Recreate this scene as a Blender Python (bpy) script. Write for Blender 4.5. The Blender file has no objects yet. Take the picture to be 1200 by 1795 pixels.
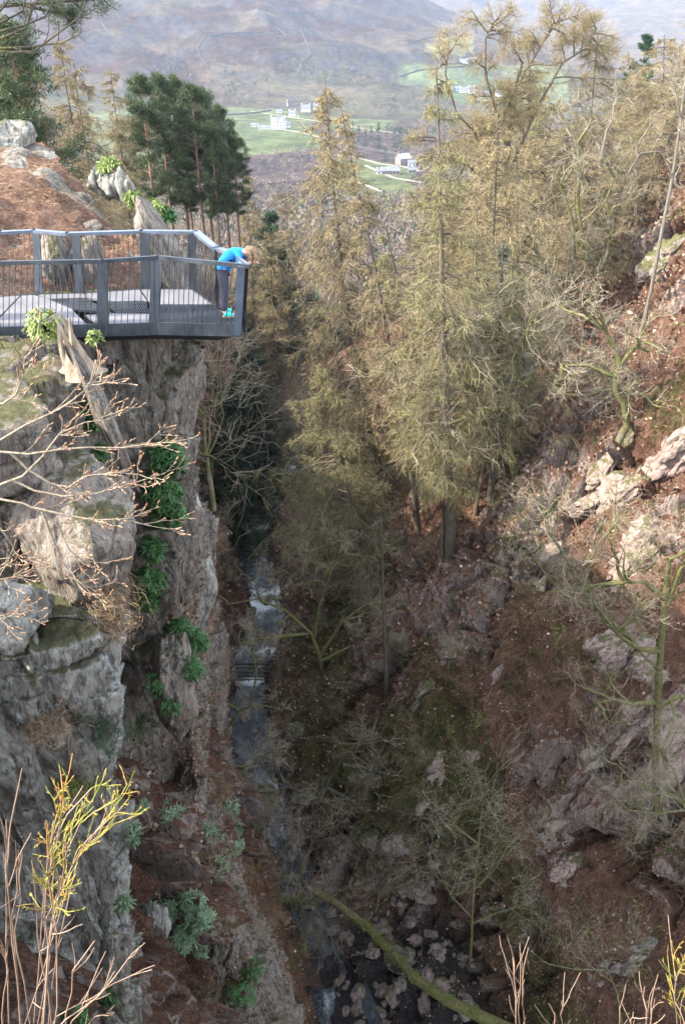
import bpy, math, random
import numpy as np
from mathutils import Vector, Matrix
R = math.radians
SC = bpy.context.scene
COL = SC.collection
# ---------------------------------------------------------------- camera
PITCH = 31.5
cam_d = bpy.data.cameras.new('camera'); cam = bpy.data.objects.new('camera', cam_d); COL.objects.link(cam)
cam_d.sensor_fit = 'VERTICAL'; cam_d.sensor_height = 36.0; cam_d.lens = 36.0 * 1400 / 1795
cam_d.clip_start = 0.1; cam_d.clip_end = 30000
cam.location = (0, 0, 0); cam.rotation_euler = (R(90 - PITCH), 0, 0)
SC.camera = cam
# ---------------------------------------------------------------- sky, sun, exposure
SUN_AZ = (-0.93, -0.16); SUN_EL = 40.0
w = bpy.data.worlds.new("World"); SC.world = w; w.use_nodes = True
nt = w.node_tree; sky = nt.nodes.new('ShaderNodeTexSky'); sky.sky_type = 'NISHITA'; sky.sun_disc = False
sky.sun_elevation = R(SUN_EL); sky.sun_rotation = math.atan2(SUN_AZ[0], SUN_AZ[1]); sky.altitude = 100
sky.dust_density = 1.5
bg = nt.nodes['Background']; hs = nt.nodes.new('ShaderNodeHueSaturation'); hs.inputs['Saturation'].default_value = 0.42; nt.links.new(sky.outputs[0], hs.inputs['Color']); nt.links.new(hs.outputs[0], bg.inputs[0]); bg.inputs[1].default_value = 0.15
sd = bpy.data.lights.new('sun', 'SUN'); sun = bpy.data.objects.new('sun', sd); COL.objects.link(sun)
sd.energy = 2.0; sd.angle = R(0.6); sd.color = (1.0, 0.9, 0.76)
_s = Vector((SUN_AZ[0], SUN_AZ[1], 0)).normalized() * math.cos(R(SUN_EL)) + Vector((0, 0, math.sin(R(SUN_EL))))
sun.rotation_euler = _s.to_track_quat('Z', 'Y').to_euler()
SC.view_settings.view_transform = 'Standard'; SC.view_settings.look = 'None'; SC.view_settings.gamma = 1
SC.view_settings.exposure = 2.95
SC.cycles.volume_bounces = 1; SC.cycles.max_bounces = 6; SC.cycles.diffuse_bounces = 4
SC.cycles.volume_max_steps = 64
# ---------------------------------------------------------------- ray helpers
_f = np.array([0, math.cos(R(PITCH)), -math.sin(R(PITCH))]); _u = np.array([0, math.sin(R(PITCH)), math.cos(R(PITCH))])
def ray(px, py):
    return 1400 * _f + (897.5 - py) * _u + (px - 600) * np.array([1.0, 0, 0])
def at_z(px, py, z):
    d = ray(px, py); return d * (z / d[2])
def at_y(px, py, y):
    d = ray(px, py); return d * (y / d[1])
# ---------------------------------------------------------------- noise
def _hash(ix, iy, iz, s):
    h = (ix.astype(np.int64) * 374761393 + iy.astype(np.int64) * 668265263 + iz.astype(np.int64) * 2147483647 + s * 1274126177) & 0xffffffff
    h = ((h ^ (h >> 13)) * 1274126177) & 0xffffffff
    h = ((h ^ (h >> 16)) * 2246822519) & 0xffffffff
    h = h ^ (h >> 15)
    return (h & 0xffffff) / float(0xffffff)
def vnoise(p, s=0):
    p = np.asarray(p, float); i = np.floor(p); f = p - i; f = f * f * (3 - 2 * f); i = i.astype(np.int64)
    r = 0
    for a in (0, 1):
        for b in (0, 1):
            for c in (0, 1):
                wgt = (f[:, 0] if a else 1 - f[:, 0]) * (f[:, 1] if b else 1 - f[:, 1]) * (f[:, 2] if c else 1 - f[:, 2])
                r = r + wgt * _hash(i[:, 0] + a, i[:, 1] + b, i[:, 2] + c, s)
    return r * 2 - 1
def fbm(p, o=4, s=0, g=0.5):
    p = np.asarray(p, float); r = 0; a = 1.0
    for k in range(o):
        r = r + a * vnoise(p, s + k * 17); a *= g; p = p * 2.03 + 11.3
    return r
def worley(p, s=0):
    """nearest cell: value, distance, edge distance, offset vector"""
    i = np.floor(p).astype(np.int64); d1 = np.full(len(p), 9.); d2 = np.full(len(p), 9.); val = np.zeros(len(p)); off = np.zeros((len(p), 3))
    for a in (-1, 0, 1):
        for b in (-1, 0, 1):
            for c in (-1, 0, 1):
                j = i + np.array([a, b, c])
                q = np.stack([_hash(j[:, 0], j[:, 1], j[:, 2], s + 3), _hash(j[:, 0], j[:, 1], j[:, 2], s + 5), _hash(j[:, 0], j[:, 1], j[:, 2], s + 7)], 1)
                o = p - (j + q); d = np.sqrt((o * o).sum(1)); near = d < d1
                d2 = np.where(near, d1, np.minimum(d2, d))
                val = np.where(near, _hash(j[:, 0], j[:, 1], j[:, 2], s + 9), val)
                off = np.where(near[:, None], o, off); d1 = np.minimum(d1, d)
    return val, d1, d2 - d1, off
def sstep(a, b, x):
    t = np.clip((x - a) / (b - a), 0, 1); return t * t * (3 - 2 * t)
# ---------------------------------------------------------------- mesh builder
def norm(v):
    return v / np.maximum(np.linalg.norm(v, axis=-1, keepdims=True), 1e-9)
class MB:
    def __init__(s): s.v = []; s.f = {3: [], 4: []}; s.m = {3: [], 4: []}; s.n = 0; s.c = []; s.hasc = False
    def add(s, V, F, mat=0, col=None):
        V = np.asarray(V, float).reshape(-1, 3); F = np.asarray(F, np.int64)
        if len(F) == 0: return
        s.v.append(V); k = F.shape[1]; s.f[k].append(F + s.n); s.m[k].append(np.full(len(F), mat)); s.n += len(V)
        if col is None: col = np.ones((len(V), 3))
        else: s.hasc = True
        s.c.append(np.broadcast_to(np.asarray(col, float), (len(V), 3)))
    def box(s, c, sz, rot=None, mat=0, col=None, taper=1.0):
        x, y, z = [q / 2 for q in sz]
        V = np.array([[-x, -y, -z], [x, -y, -z], [x, y, -z], [-x, y, -z], [-x * taper, -y * taper, z], [x * taper, -y * taper, z], [x * taper, y * taper, z], [-x * taper, y * taper, z]])
        if rot is not None: V = V @ np.array(rot).T
        s.add(V + np.array(c), [[3, 2, 1, 0], [4, 5, 6, 7], [0, 1, 5, 4], [1, 2, 6, 5], [2, 3, 7, 6], [3, 0, 4, 7]], mat, col)
    def bar(s, a, b, w, h, mat=0, up=(0, 0, 1), ext=0):
        a = np.array(a, float); b = np.array(b, float); t = norm(b - a); a = a - t * ext; b = b + t * ext
        sx = norm(np.cross(t, np.array(up, float))); n = np.cross(sx, t)
        V = [q + i * sx * w / 2 + j * n * h / 2 for q in (a, b) for (i, j) in ((-1, -1), (1, -1), (1, 1), (-1, 1))]
        s.add(V, [[0, 1, 2, 3], [7, 6, 5, 4], [1, 0, 4, 5], [2, 1, 5, 6], [3, 2, 6, 7], [0, 3, 7, 4]], mat)
    def hull(s, pts_bottom, pts_top, mat=0):
        n = len(pts_bottom); V = list(pts_bottom) + list(pts_top)
        c0 = np.mean(pts_bottom, 0); c1 = np.mean(pts_top, 0); V += [c0, c1]; F = []
        for i in range(n):
            j = (i + 1) % n; F += [[i, j, n + j], [i, n + j, n + i], [j, i, 2 * n], [n + i, n + j, 2 * n + 1]]
        s.add(V, F, mat)
    def tubes(s, P, r0, r1, m=5, mat=0, col=None, cap=False, power=1.0):
        P = np.asarray(P, float)
        if P.ndim == 2: P = P[None]
        N, K, _ = P.shape
        if N == 0: return
        r0 = np.broadcast_to(np.asarray(r0, float), (N,)); r1 = np.broadcast_to(np.asarray(r1, float), (N,))
        t = np.linspace(0, 1, K) ** power; rad = r0[:, None] * (1 - t) + r1[:, None] * t
        T = np.gradient(P, axis=1) if K > 2 else np.repeat(P[:, 1:] - P[:, :1], 2, 1); T = norm(T)
        ref = np.where(np.abs(T[:, :1, 2:3]) > 0.8, np.array([1.0, 0.1, 0]), np.array([0.05, 0.1, 1.0])) + 0 * T
        A = norm(np.cross(T, ref)); B = np.cross(T, A)
        if m == 2:
            rr = np.random.RandomState(N).rand(N) * 6.28
            A = A * np.cos(rr)[:, None, None] + B * np.sin(rr)[:, None, None]
            V = np.stack([P - A * rad[..., None], P + A * rad[..., None]], 2)
            b = (np.arange(N) * K * 2)[:, None] + (np.arange(K - 1) * 2)[None]; b = b.reshape(-1)
            F = np.stack([b, b + 1, b + 3, b + 2], 1)
        else:
            an = np.arange(m) * 2 * math.pi / m
            V = P[:, :, None] + rad[:, :, None, None] * (A[:, :, None] * np.cos(an)[None, None, :, None] + B[:, :, None] * np.sin(an)[None, None, :, None])
            b = (np.arange(N) * K * m)[:, None, None] + (np.arange(K - 1) * m)[None, :, None]; j = np.arange(m)[None, None]
            j2 = (j + 1) % m
            F = np.stack([b + j, b + j2, b + m + j2, b + m + j], -1).reshape(-1, 4)
        if col is not None: col = np.repeat(np.broadcast_to(np.asarray(col, float), (N, 3)), K * m, 0)
        s.add(V.reshape(-1, 3), F, mat, col)
    def build(s, name, mats, parent=None, smooth=False, label=None):
        me = bpy.data.meshes.new(name)
        V = np.concatenate(s.v); T = np.concatenate(s.f[3]) if s.f[3] else np.zeros((0, 3), int); Q = np.concatenate(s.f[4]) if s.f[4] else np.zeros((0, 4), int)
        mi = np.concatenate([np.concatenate(s.m[k]) for k in (3, 4) if s.m[k]])
        me.vertices.add(len(V)); me.vertices.foreach_set('co', V.astype(np.float32).ravel())
        lp = np.concatenate([T.ravel(), Q.ravel()]).astype(np.int32); me.loops.add(len(lp)); me.loops.foreach_set('vertex_index', lp)
        st = np.concatenate([np.arange(len(T)) * 3, len(T) * 3 + np.arange(len(Q)) * 4]).astype(np.int32)
        me.polygons.add(len(st)); me.polygons.foreach_set('loop_start', st)
        me.polygons.foreach_set('material_index', mi.astype(np.int32))
        me.polygons.foreach_set('use_smooth', np.full(len(st), bool(smooth)))
        me.update(calc_edges=True)
        if s.hasc:
            ca = me.color_attributes.new('col', 'FLOAT_COLOR', 'POINT'); C = np.concatenate(s.c)
            ca.data.foreach_set('color', np.concatenate([C, np.ones((len(C), 1))], 1).astype(np.float32).ravel())
        for m in (mats if isinstance(mats, (list, tuple)) else [mats]): me.materials.append(m)
        o = bpy.data.objects.new(name, me); COL.objects.link(o)
        if parent is not None: o.parent = parent
        if label: o['label'] = label
        return o
def tag(o, label=None, cat=None, group=None, kind=None):
    if label: o['label'] = label
    if cat: o['category'] = cat
    if group: o['group'] = group
    if kind: o['kind'] = kind
    return o
def thing(name, loc, label, cat, group=None, rz=0.0, scale=1.0):
    o = bpy.data.objects.new(name, None); COL.objects.link(o); o.empty_display_size = 0.2
    o.location = loc; o.rotation_euler = (0, 0, rz); o.scale = (scale,) * 3
    return tag(o, label, cat, group)
def dup(root, loc, rot=(0, 0, 0), scale=1.0, label=None, group=None, cat=None):
    r = root.copy(); COL.objects.link(r); r.location = loc; r.rotation_euler = rot
    r.scale = (scale,) * 3 if not isinstance(scale, (tuple, list)) else scale
    if label: r['label'] = label
    if group: r['group'] = group
    if cat: r['category'] = cat
    for ch in list(root.children):
        c = ch.copy(); COL.objects.link(c); c.parent = r
        for g in list(ch.children):
            d = g.copy(); COL.objects.link(d); d.parent = c
    return r
# ---------------------------------------------------------------- node helpers
class Mat:
    def __init__(s, name, rough=0.9, spec=0.2):
        s.m = bpy.data.materials.new(name); s.m.use_nodes = True; s.t = s.m.node_tree; s.b = s.t.nodes['Principled BSDF']
        s.b.inputs['Roughness'].default_value = rough; s.b.inputs['Specular IOR Level'].default_value = spec
        s.tc = s.t.nodes.new('ShaderNodeTexCoord').outputs['Object']
    def n(s, typ, **kw):
        o = s.t.nodes.new(typ)
        for k, v in kw.items(): setattr(o, k, v)
        return o
    def put(s, sock, v):
        if hasattr(v, 'is_linked') or isinstance(v, bpy.types.NodeSocket): s.t.links.new(v, sock)
        elif isinstance(v, (tuple, list)) and len(v) == 3 and sock.type == 'RGBA': sock.default_value = (*v, 1)
        else: sock.default_value = v
    def mapv(s, scale=(1, 1, 1), rot=(0, 0, 0), vec=None):
        o = s.n('ShaderNodeMapping'); s.put(o.inputs[0], vec or s.tc); o.inputs['Scale'].default_value = scale; o.inputs['Rotation'].default_value = rot
        return o.outputs[0]
    def noise(s, scale, detail=4, rough=0.55, vec=None, dist=0.0):
        o = s.n('ShaderNodeTexNoise'); s.put(o.inputs['Vector'], vec or s.tc); o.inputs['Scale'].default_value = scale
        o.inputs['Detail'].default_value = detail; o.inputs['Roughness'].default_value = rough; o.inputs['Distortion'].default_value = dist
        return o.outputs['Fac']
    def vor(s, scale, vec=None, feat='F1', out='Distance'):
        o = s.n('ShaderNodeTexVoronoi', feature=feat); s.put(o.inputs['Vector'], vec or s.tc); o.inputs['Scale'].default_value = scale
        return o.outputs[out]
    def ramp(s, fac, *st):
        o = s.n('ShaderNodeValToRGB'); s.put(o.inputs[0], fac); e = o.color_ramp.elements
        while len(e) < len(st): e.new(0.5)
        for q, (p, c) in zip(e, st):
            q.position = p; q.color = (c, c, c, 1) if not isinstance(c, (tuple, list)) else (*c, 1)
        return o.outputs[0]
    def mix(s, fac, a, b, mode='MIX'):
        o = s.n('ShaderNodeMix', data_type='RGBA', blend_type=mode); s.put(o.inputs[0], fac); s.put(o.inputs[6], a); s.put(o.inputs[7], b)
        return o.outputs[2]
    def math(s, op, a, b=0.0, clamp=False):
        o = s.n('ShaderNodeMath', operation=op, use_clamp=clamp); s.put(o.inputs[0], a); s.put(o.inputs[1], b); return o.outputs[0]
    def attr(s, name='col'):
        o = s.n('ShaderNodeAttribute', attribute_name=name); return o.outputs['Color']
    def sep(s, c):
        o = s.n('ShaderNodeSeparateColor'); s.put(o.inputs[0], c); return o.outputs
    def normz(s):
        g = s.n('ShaderNodeNewGeometry'); x = s.n('ShaderNodeSeparateXYZ'); s.put(x.inputs[0], g.outputs['Normal']); return x.outputs[2]
    def island(s):
        return s.n('ShaderNodeNewGeometry').outputs['Random Per Island']
    def objrand(s):
        return s.n('ShaderNodeObjectInfo').outputs['Random']
    def bump(s, h, dist=0.02, strength=1.0, prev=None):
        o = s.n('ShaderNodeBump'); s.put(o.inputs['Height'], h); o.inputs['Distance'].default_value = dist; o.inputs['Strength'].default_value = strength
        if prev is not None: s.put(o.inputs['Normal'], prev)
        return o.outputs[0]
    def done(s, col, nrm=None, rough=None, trans=None):
        s.put(s.b.inputs['Base Color'], col)
        if nrm is not None: s.put(s.b.inputs['Normal'], nrm)
        if rough is not None: s.put(s.b.inputs['Roughness'], rough)
        if trans:
            tr = s.n('ShaderNodeBsdfTranslucent'); s.put(tr.inputs[0], col); mx = s.n('ShaderNodeMixShader'); mx.inputs[0].default_value = trans
            s.put(mx.inputs[1], s.b.outputs[0]); s.put(mx.inputs[2], tr.outputs[0]); s.put(s.t.nodes['Material Output'].inputs[0], mx.outputs[0])
        return s.m
def litter_layer(M, base=((0.030, 0.017, 0.012), (0.155, 0.080, 0.053), (0.30, 0.18, 0.13))):
    """brown needles, dead leaves and crumbs"""
    a = M.noise(1.1, 5, 0.6); b = M.noise(9, 6, 0.7); c = M.noise(45, 4, 0.8)
    v = M.math('ADD', M.math('MULTIPLY', a, 0.3), M.math('ADD', M.math('MULTIPLY', b, 0.4), M.math('MULTIPLY', c, 0.35)))
    col = M.ramp(v, (0.40, base[0]), (0.52, base[1]), (0.64, base[2]))
    sp = M.vor(26, vec=M.mapv((1, 1, 1.5)), out='Color'); sps = M.sep(sp)
    col = M.mix(M.math('GREATER_THAN', sps[0], 0.90), col, M.ramp(sps[1], (0, (0.32, 0.24, 0.17)), (1, (0.2, 0.1, 0.05))))
    red = M.noise(0.35, 3, 0.5)
    col = M.mix(M.ramp(red, (0.45, 0.0), (0.65, 0.45)), col, M.mix(0.5, col, (0.17, 0.085, 0.05)))
    h = M.math('ADD', b, M.math('MULTIPLY', c, 0.6))
    return col, h
def rock_layer(M, tint=(1, 1, 1), pink=0.0, lich=1.0, strat=(0, 0, 0), stretch=0.35, dark=1.0):
    v1 = M.mapv((1, 1, stretch), strat); v2 = M.mapv((3.0, 3.0, 0.35), strat)
    big = M.noise(0.55, 5, 0.6, v1); mid = M.noise(3.2, 8, 0.68, v1); fine = M.noise(26, 6, 0.75); st = M.noise(2.2, 6, 0.65, v2, 0.4)
    t = tint
    col = M.ramp(mid, (0.3, tuple(q * k * dark for q, k in zip((0.13, 0.125, 0.115), t))), (0.5, tuple(q * k * dark for q, k in zip((0.27, 0.26, 0.235), t))), (0.68, tuple(q * k * dark for q, k in zip((0.40, 0.38, 0.34), t))))
    col = M.mix(M.ramp(big, (0.4, 0.0), (0.62, 0.55)), col, M.mix(0.6, col, (0.33, 0.27, 0.19)))
    col = M.mix(M.ramp(st, (0.36, 0.75), (0.5, 0.0)), col, (0.045, 0.04, 0.036))
    if pink: col = M.mix(M.ramp(M.noise(1.3, 4, 0.6, v1), (0.3, pink), (0.7, pink * 0.45)), col, (0.52, 0.36, 0.33))
    fl = M.noise(2.6, 7, 0.75, M.mapv((4.0, 4.0, 1.1), strat), 0.8)
    col = M.mix(M.ramp(fl, (0.38, 0.85), (0.47, 0.0)), col, (0.05, 0.045, 0.04)); col = M.mix(M.ramp(fl, (0.55, 0.0), (0.68, 0.45 * lich)), col, (0.46, 0.46, 0.43))
    l1 = M.noise(7, 7, 0.75, M.mapv((1, 1, 0.55), strat)); l2 = M.noise(34, 4, 0.7)
    lf = M.math('MULTIPLY', M.ramp(l1, (0.53, 0.0), (0.6, 1.0)), M.ramp(l2, (0.42, 0.25), (0.55, 1.0)))
    lf = M.math('MULTIPLY', lf, M.math('MULTIPLY', M.ramp(M.noise(0.5, 3), (0.38, 0.2), (0.6, 1.0)), lich))
    col = M.mix(lf, col, (0.52, 0.54, 0.50))
    cr = M.vor(0.8, M.mapv((1.2, 1.2, 0.4), strat), 'DISTANCE_TO_EDGE')
    crk = M.ramp(M.math('ADD', cr, M.math('MULTIPLY', M.noise(5, 3), 0.05)), (0.025, 0.0), (0.045, 1.0))
    col = M.mix(M.math('MULTIPLY', M.math('SUBTRACT', 1.0, crk), M.ramp(M.noise(1.9, 3), (0.45, 0.0), (0.6, 0.8))), col, (0.04, 0.036, 0.03))
    sp = M.noise(60, 3, 0.8); col = M.mix(M.ramp(sp, (0.36, 0.5), (0.47, 0.0)), col, M.mix(0.5, col, (0.03, 0.03, 0.03)))
    h = M.math('ADD', M.math('MULTIPLY', mid, 1.2), M.math('ADD', M.math('MULTIPLY', fine, 0.25), M.math('MULTIPLY', crk, 0.35)))
    h = M.math('ADD', h, M.math('ADD', M.math('MULTIPLY', st, 0.8), M.math('MULTIPLY', fl, 0.9)))
    return col, h
def moss_col(M):
    return M.ramp(M.noise(14, 5, 0.7), (0.3, (0.03, 0.034, 0.010)), (0.55, (0.085, 0.088, 0.024)), (0.75, (0.19, 0.17, 0.05)))
# ================================================================ materials of the ground
def make_ground_mat():
    """near terrain: attribute col.r = rock, col.g = moss, col.b = wet/dark bed"""
    M = Mat('gorge_ground', 0.95, 0.15); at = M.sep(M.attr())
    lit, hl = litter_layer(M)
    rk, hr = rock_layer(M, tint=(0.98, 0.86, 0.80), pink=0.4, lich=0.5, strat=(R(20), R(30), 0))
    bed = M.ramp(M.noise(3, 6, 0.8), (0.3, (0.012, 0.012, 0.013)), (0.6, (0.06, 0.052, 0.05)), (0.8, (0.18, 0.14, 0.13)))
    up = M.ramp(M.normz(), (0.35, 1.0), (0.8, 0.0))
    n = M.math('MULTIPLY', M.math('SUBTRACT', M.noise(2.4, 6, 0.7), 0.5), 1.6)
    rf = M.ramp(M.math('ADD', M.math('MULTIPLY', at[0], up), n), (0.47, 0.0), (0.53, 1.0))
    col = M.mix(rf, lit, rk)
    mf = M.ramp(M.math('ADD', at[1], M.math('MULTIPLY', M.math('SUBTRACT', M.noise(3.1, 6, 0.75), 0.5), 1.5)), (0.46, 0.0), (0.6, 0.85))
    col = M.mix(mf, col, moss_col(M))
    col = M.mix(at[2], col, bed)
    nb = M.bump(M.mix(rf, hl, hr), 0.22, 1.0)
    return M.done(col, nb)
def make_rock_mat(name, **kw):
    latt = kw.pop('latt', False); bd = kw.pop('bd', 0.1)
    moss = kw.pop('moss', 0.3); litter = kw.pop('litter', 0.0)
    M = Mat(name, 0.92, 0.2); col, h = rock_layer(M, **kw)
    nz = M.normz()
    up = M.math('ADD', nz, M.math('MULTIPLY', M.math('SUBTRACT', M.noise(1.7, 6, 0.7), 0.5), 2.0))
    mf = M.ramp(up, (0.62 - moss * 0.4, 0.0), (0.85 - moss * 0.4, 0.85)); col = M.mix(mf, col, moss_col(M))
    if litter:
        lc, lh = litter_layer(M)
        up2 = M.math('ADD', M.math('ADD', nz, M.math('MULTIPLY', M.sep(M.attr())[0], 1.0)) if latt else nz, M.math('MULTIPLY', M.math('ADD', M.math('MULTIPLY', M.noise(1.1, 4, 0.6), 0.6), M.math('MULTIPLY', M.noise(5.5, 6, 0.75), 0.7)), 1.3))
        lf = M.ramp(up2, (litter + 0.68, 0.0), (litter + 0.92, 1.0)); col = M.mix(lf, col, lc); h = M.mix(lf, h, lh)
    return M.done(col, M.bump(h, bd, 1.0))
M_ground = make_ground_mat()
M_cliff = make_rock_mat('cliff_rock', tint=(1.3, 1.34, 1.34), lich=1.25, moss=-0.12, litter=0.7, stretch=0.3)
M_cliff2 = make_rock_mat('brown_rock', tint=(1.05, 0.98, 0.9), pink=0.15, lich=0.8, bd=0.16, moss=-0.12, litter=0.5, stretch=0.3)
M_side = make_rock_mat('littered_rock', tint=(1.0, 0.94, 0.86), pink=0.12, lich=0.9, bd=0.16, moss=0.0, litter=0.55, stretch=0.3, latt=True)
M_stone = make_rock_mat('wet_stone', tint=(0.8, 0.72, 0.68), pink=0.25, lich=0.15, moss=-0.6, dark=0.6)
M_pink = make_rock_mat('pink_rock', tint=(0.92, 0.82, 0.77), pink=0.5, lich=0.25, moss=0.12, stretch=0.4, strat=(R(15), R(30), 0))
M_mossrock = make_rock_mat('mossy_rock', tint=(1.0, 0.95, 0.88), pink=0.2, lich=0.3, moss=0.95)
# ================================================================ terrain heights
RIV = np.array([[-5, 4], [5, 2.5], [15, 1.5], [20, 0.8], [24, -0.5], [30, -3.4], [35, -5.6], [41, -6.9], [48, -7.4], [55, -6.4], [63, -8.2], [71, -10], [80, -8.4], [86, -6.8], [100, -6], [125, -9], [200, -9]])
RZ = np.array([[-5, -43.6], [22, -44], [31, -43.5], [33, -42.2], [41, -42.4], [47, -43.8], [60, -45.3], [70, -46.2], [85, -47.6], [100, -50], [150, -57], [200, -62]])
RW = np.array([[0, 1.0], [22, 1.1], [24, .9], [29, 0.8], [34, 0.7], [38, .9], [50, 1.0], [56, .8], [62, 1.2], [72, 1.1], [90, 1.0], [200, 1.0]])
def rx(y): return np.interp(y, RIV[:, 0], RIV[:, 1])
def rz(y): return np.interp(y, RZ[:, 0], RZ[:, 1])
def rw(y): return np.interp(y, RW[:, 0], RW[:, 1])
def smin(a, b, k):
    h = np.clip(0.5 + 0.5 * (b - a) / k, 0, 1); return b * (1 - h) + a * h - k * h * (1 - h)
def Hgorge(x, y):
    q = y - x + 4 * vnoise(np.stack([x * 0.08, y * 0.08, 0 * x], 1), 5)
    g = 1.14 - 0.36 * sstep(42, 54, q)
    wr = rw(y) + 0.6 * sstep(31, 25, y); gap = 5.0 * sstep(31, 25, y)
    s = x - rx(y) - wr
    right = rz(y) + 0.5 * np.clip(s, 0, 1) + 0.12 * np.clip(s - 1, 0, 1e9) * (gap > 0) + g * np.clip(s - 0.6 - gap, 0, 1e9)
    sp = sstep(38, 26, y) * sstep(10, 20, x)                              # near right knoll bulges
    right = right + sp * 1.5
    right = smin(right, -7 + 0.03 * x - 0.05 * np.clip(y - 80, 0, 999), 5)
    gl = np.interp(y, [28, 50, 90], [4.0, 2.6, 1.7]); sl = rx(y) - rw(y) - x
    left = rz(y) + 0.3 * np.clip(sl, 0, 1) + gl * np.clip(sl - 0.4, 0, 1e9)
    top = np.interp(y, [10, 22, 90, 200], [-5.6, -6.0, -20, -34]) - 0.0 * x
    left = smin(left, top, 2.5)
    z = np.where(s > 0, right, np.where(sl > 0, left, rz(y)))
    return z
def Hfar(x, y):
    z = np.interp(y, [0, 100, 240, 560, 700, 1200, 5000], [-38, -50, -68, -100, -105, -105, -60])
    z = z + 26 * sstep(25, 110, np.abs(x + 8 - 0.02 * y)) * sstep(620, 150, y)
    z = z - 14 * sstep(-20, -110, x) * sstep(70, 160, y) * sstep(620, 300, y)
    p = np.stack([x / 420.0, y / 420.0, 0 * x], 1); n1 = fbm(p, 5, 3); n2 = fbm(p * 4.2 + 3, 5, 9)
    rid = 1 - np.abs(fbm(p * 1.7 + 9, 4, 31))
    yb = 1240 + 0.10 * x + 60 * n1
    f = sstep(700, -350, x + 0.06 * (y - 2300) + 50 * n1)
    t = np.clip((y - yb) / 1250, 0, 1)
    z = z + (330 * f) * (t ** 1.15) + (n2 * 9 + n1 * 22 + (rid - 0.6) * 26) * sstep(0, 0.2, t) * sstep(0.02, 0.3, f)
    z = z + 8 * n1 * sstep(500, 900, y) * sstep(0.3, 0.0, f) + 16 * sstep(1500, 2300, y) * sstep(0.5, 0.0, f) * sstep(150, 300, x)
    # knolls on the right of the valley, then two far ranges
    z = z + 55 * sstep(2300, 3300, y) * sstep(0.5, 0.0, f) * (0.7 + 0.5 * n1)
    m2 = sstep(3300, 4600, y + 0.25 * x - 200 * n1) ; z = z + m2 * (170 + 90 * n1 - 0.07 * (x - 700))
    m3 = sstep(4800, 6600, y - 0.5 * x + 200 * n1); z = z + m3 * (230 + 120 * n1 + 0.05 * x)
    z = z + n2 * 22 * m2
    return z
def H(x, y):
    x = np.atleast_1d(np.asarray(x, float)); y = np.atleast_1d(np.asarray(y, float)); sh = x.shape
    x = x.ravel(); y = y.ravel(); b = sstep(108, 190, y + 0.15 * np.abs(x))
    z = Hgorge(x, y) * (1 - b) + Hfar(x, y) * b
    return z.reshape(sh)
def hit(px, py, t0=8.0, t1=7000.0):
    """where the sight line through a photo pixel meets the terrain"""
    d = ray(px, py); d = d / d[1]; ys = np.geomspace(t0, t1, 1600); zz = H(d[0] * ys, ys) - d[2] * ys
    k = np.argmax(zz > 0)
    if k == 0: k = 1
    a, b = zz[k - 1], zz[k]; t = ys[k - 1] + (ys[k] - ys[k - 1]) * (-a / (b - a) if b != a else 0)
    return np.array([d[0] * t, t, d[2] * t])
def Hz(x, y): return float(H(np.array([x]), np.array([y]))[0])
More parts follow.
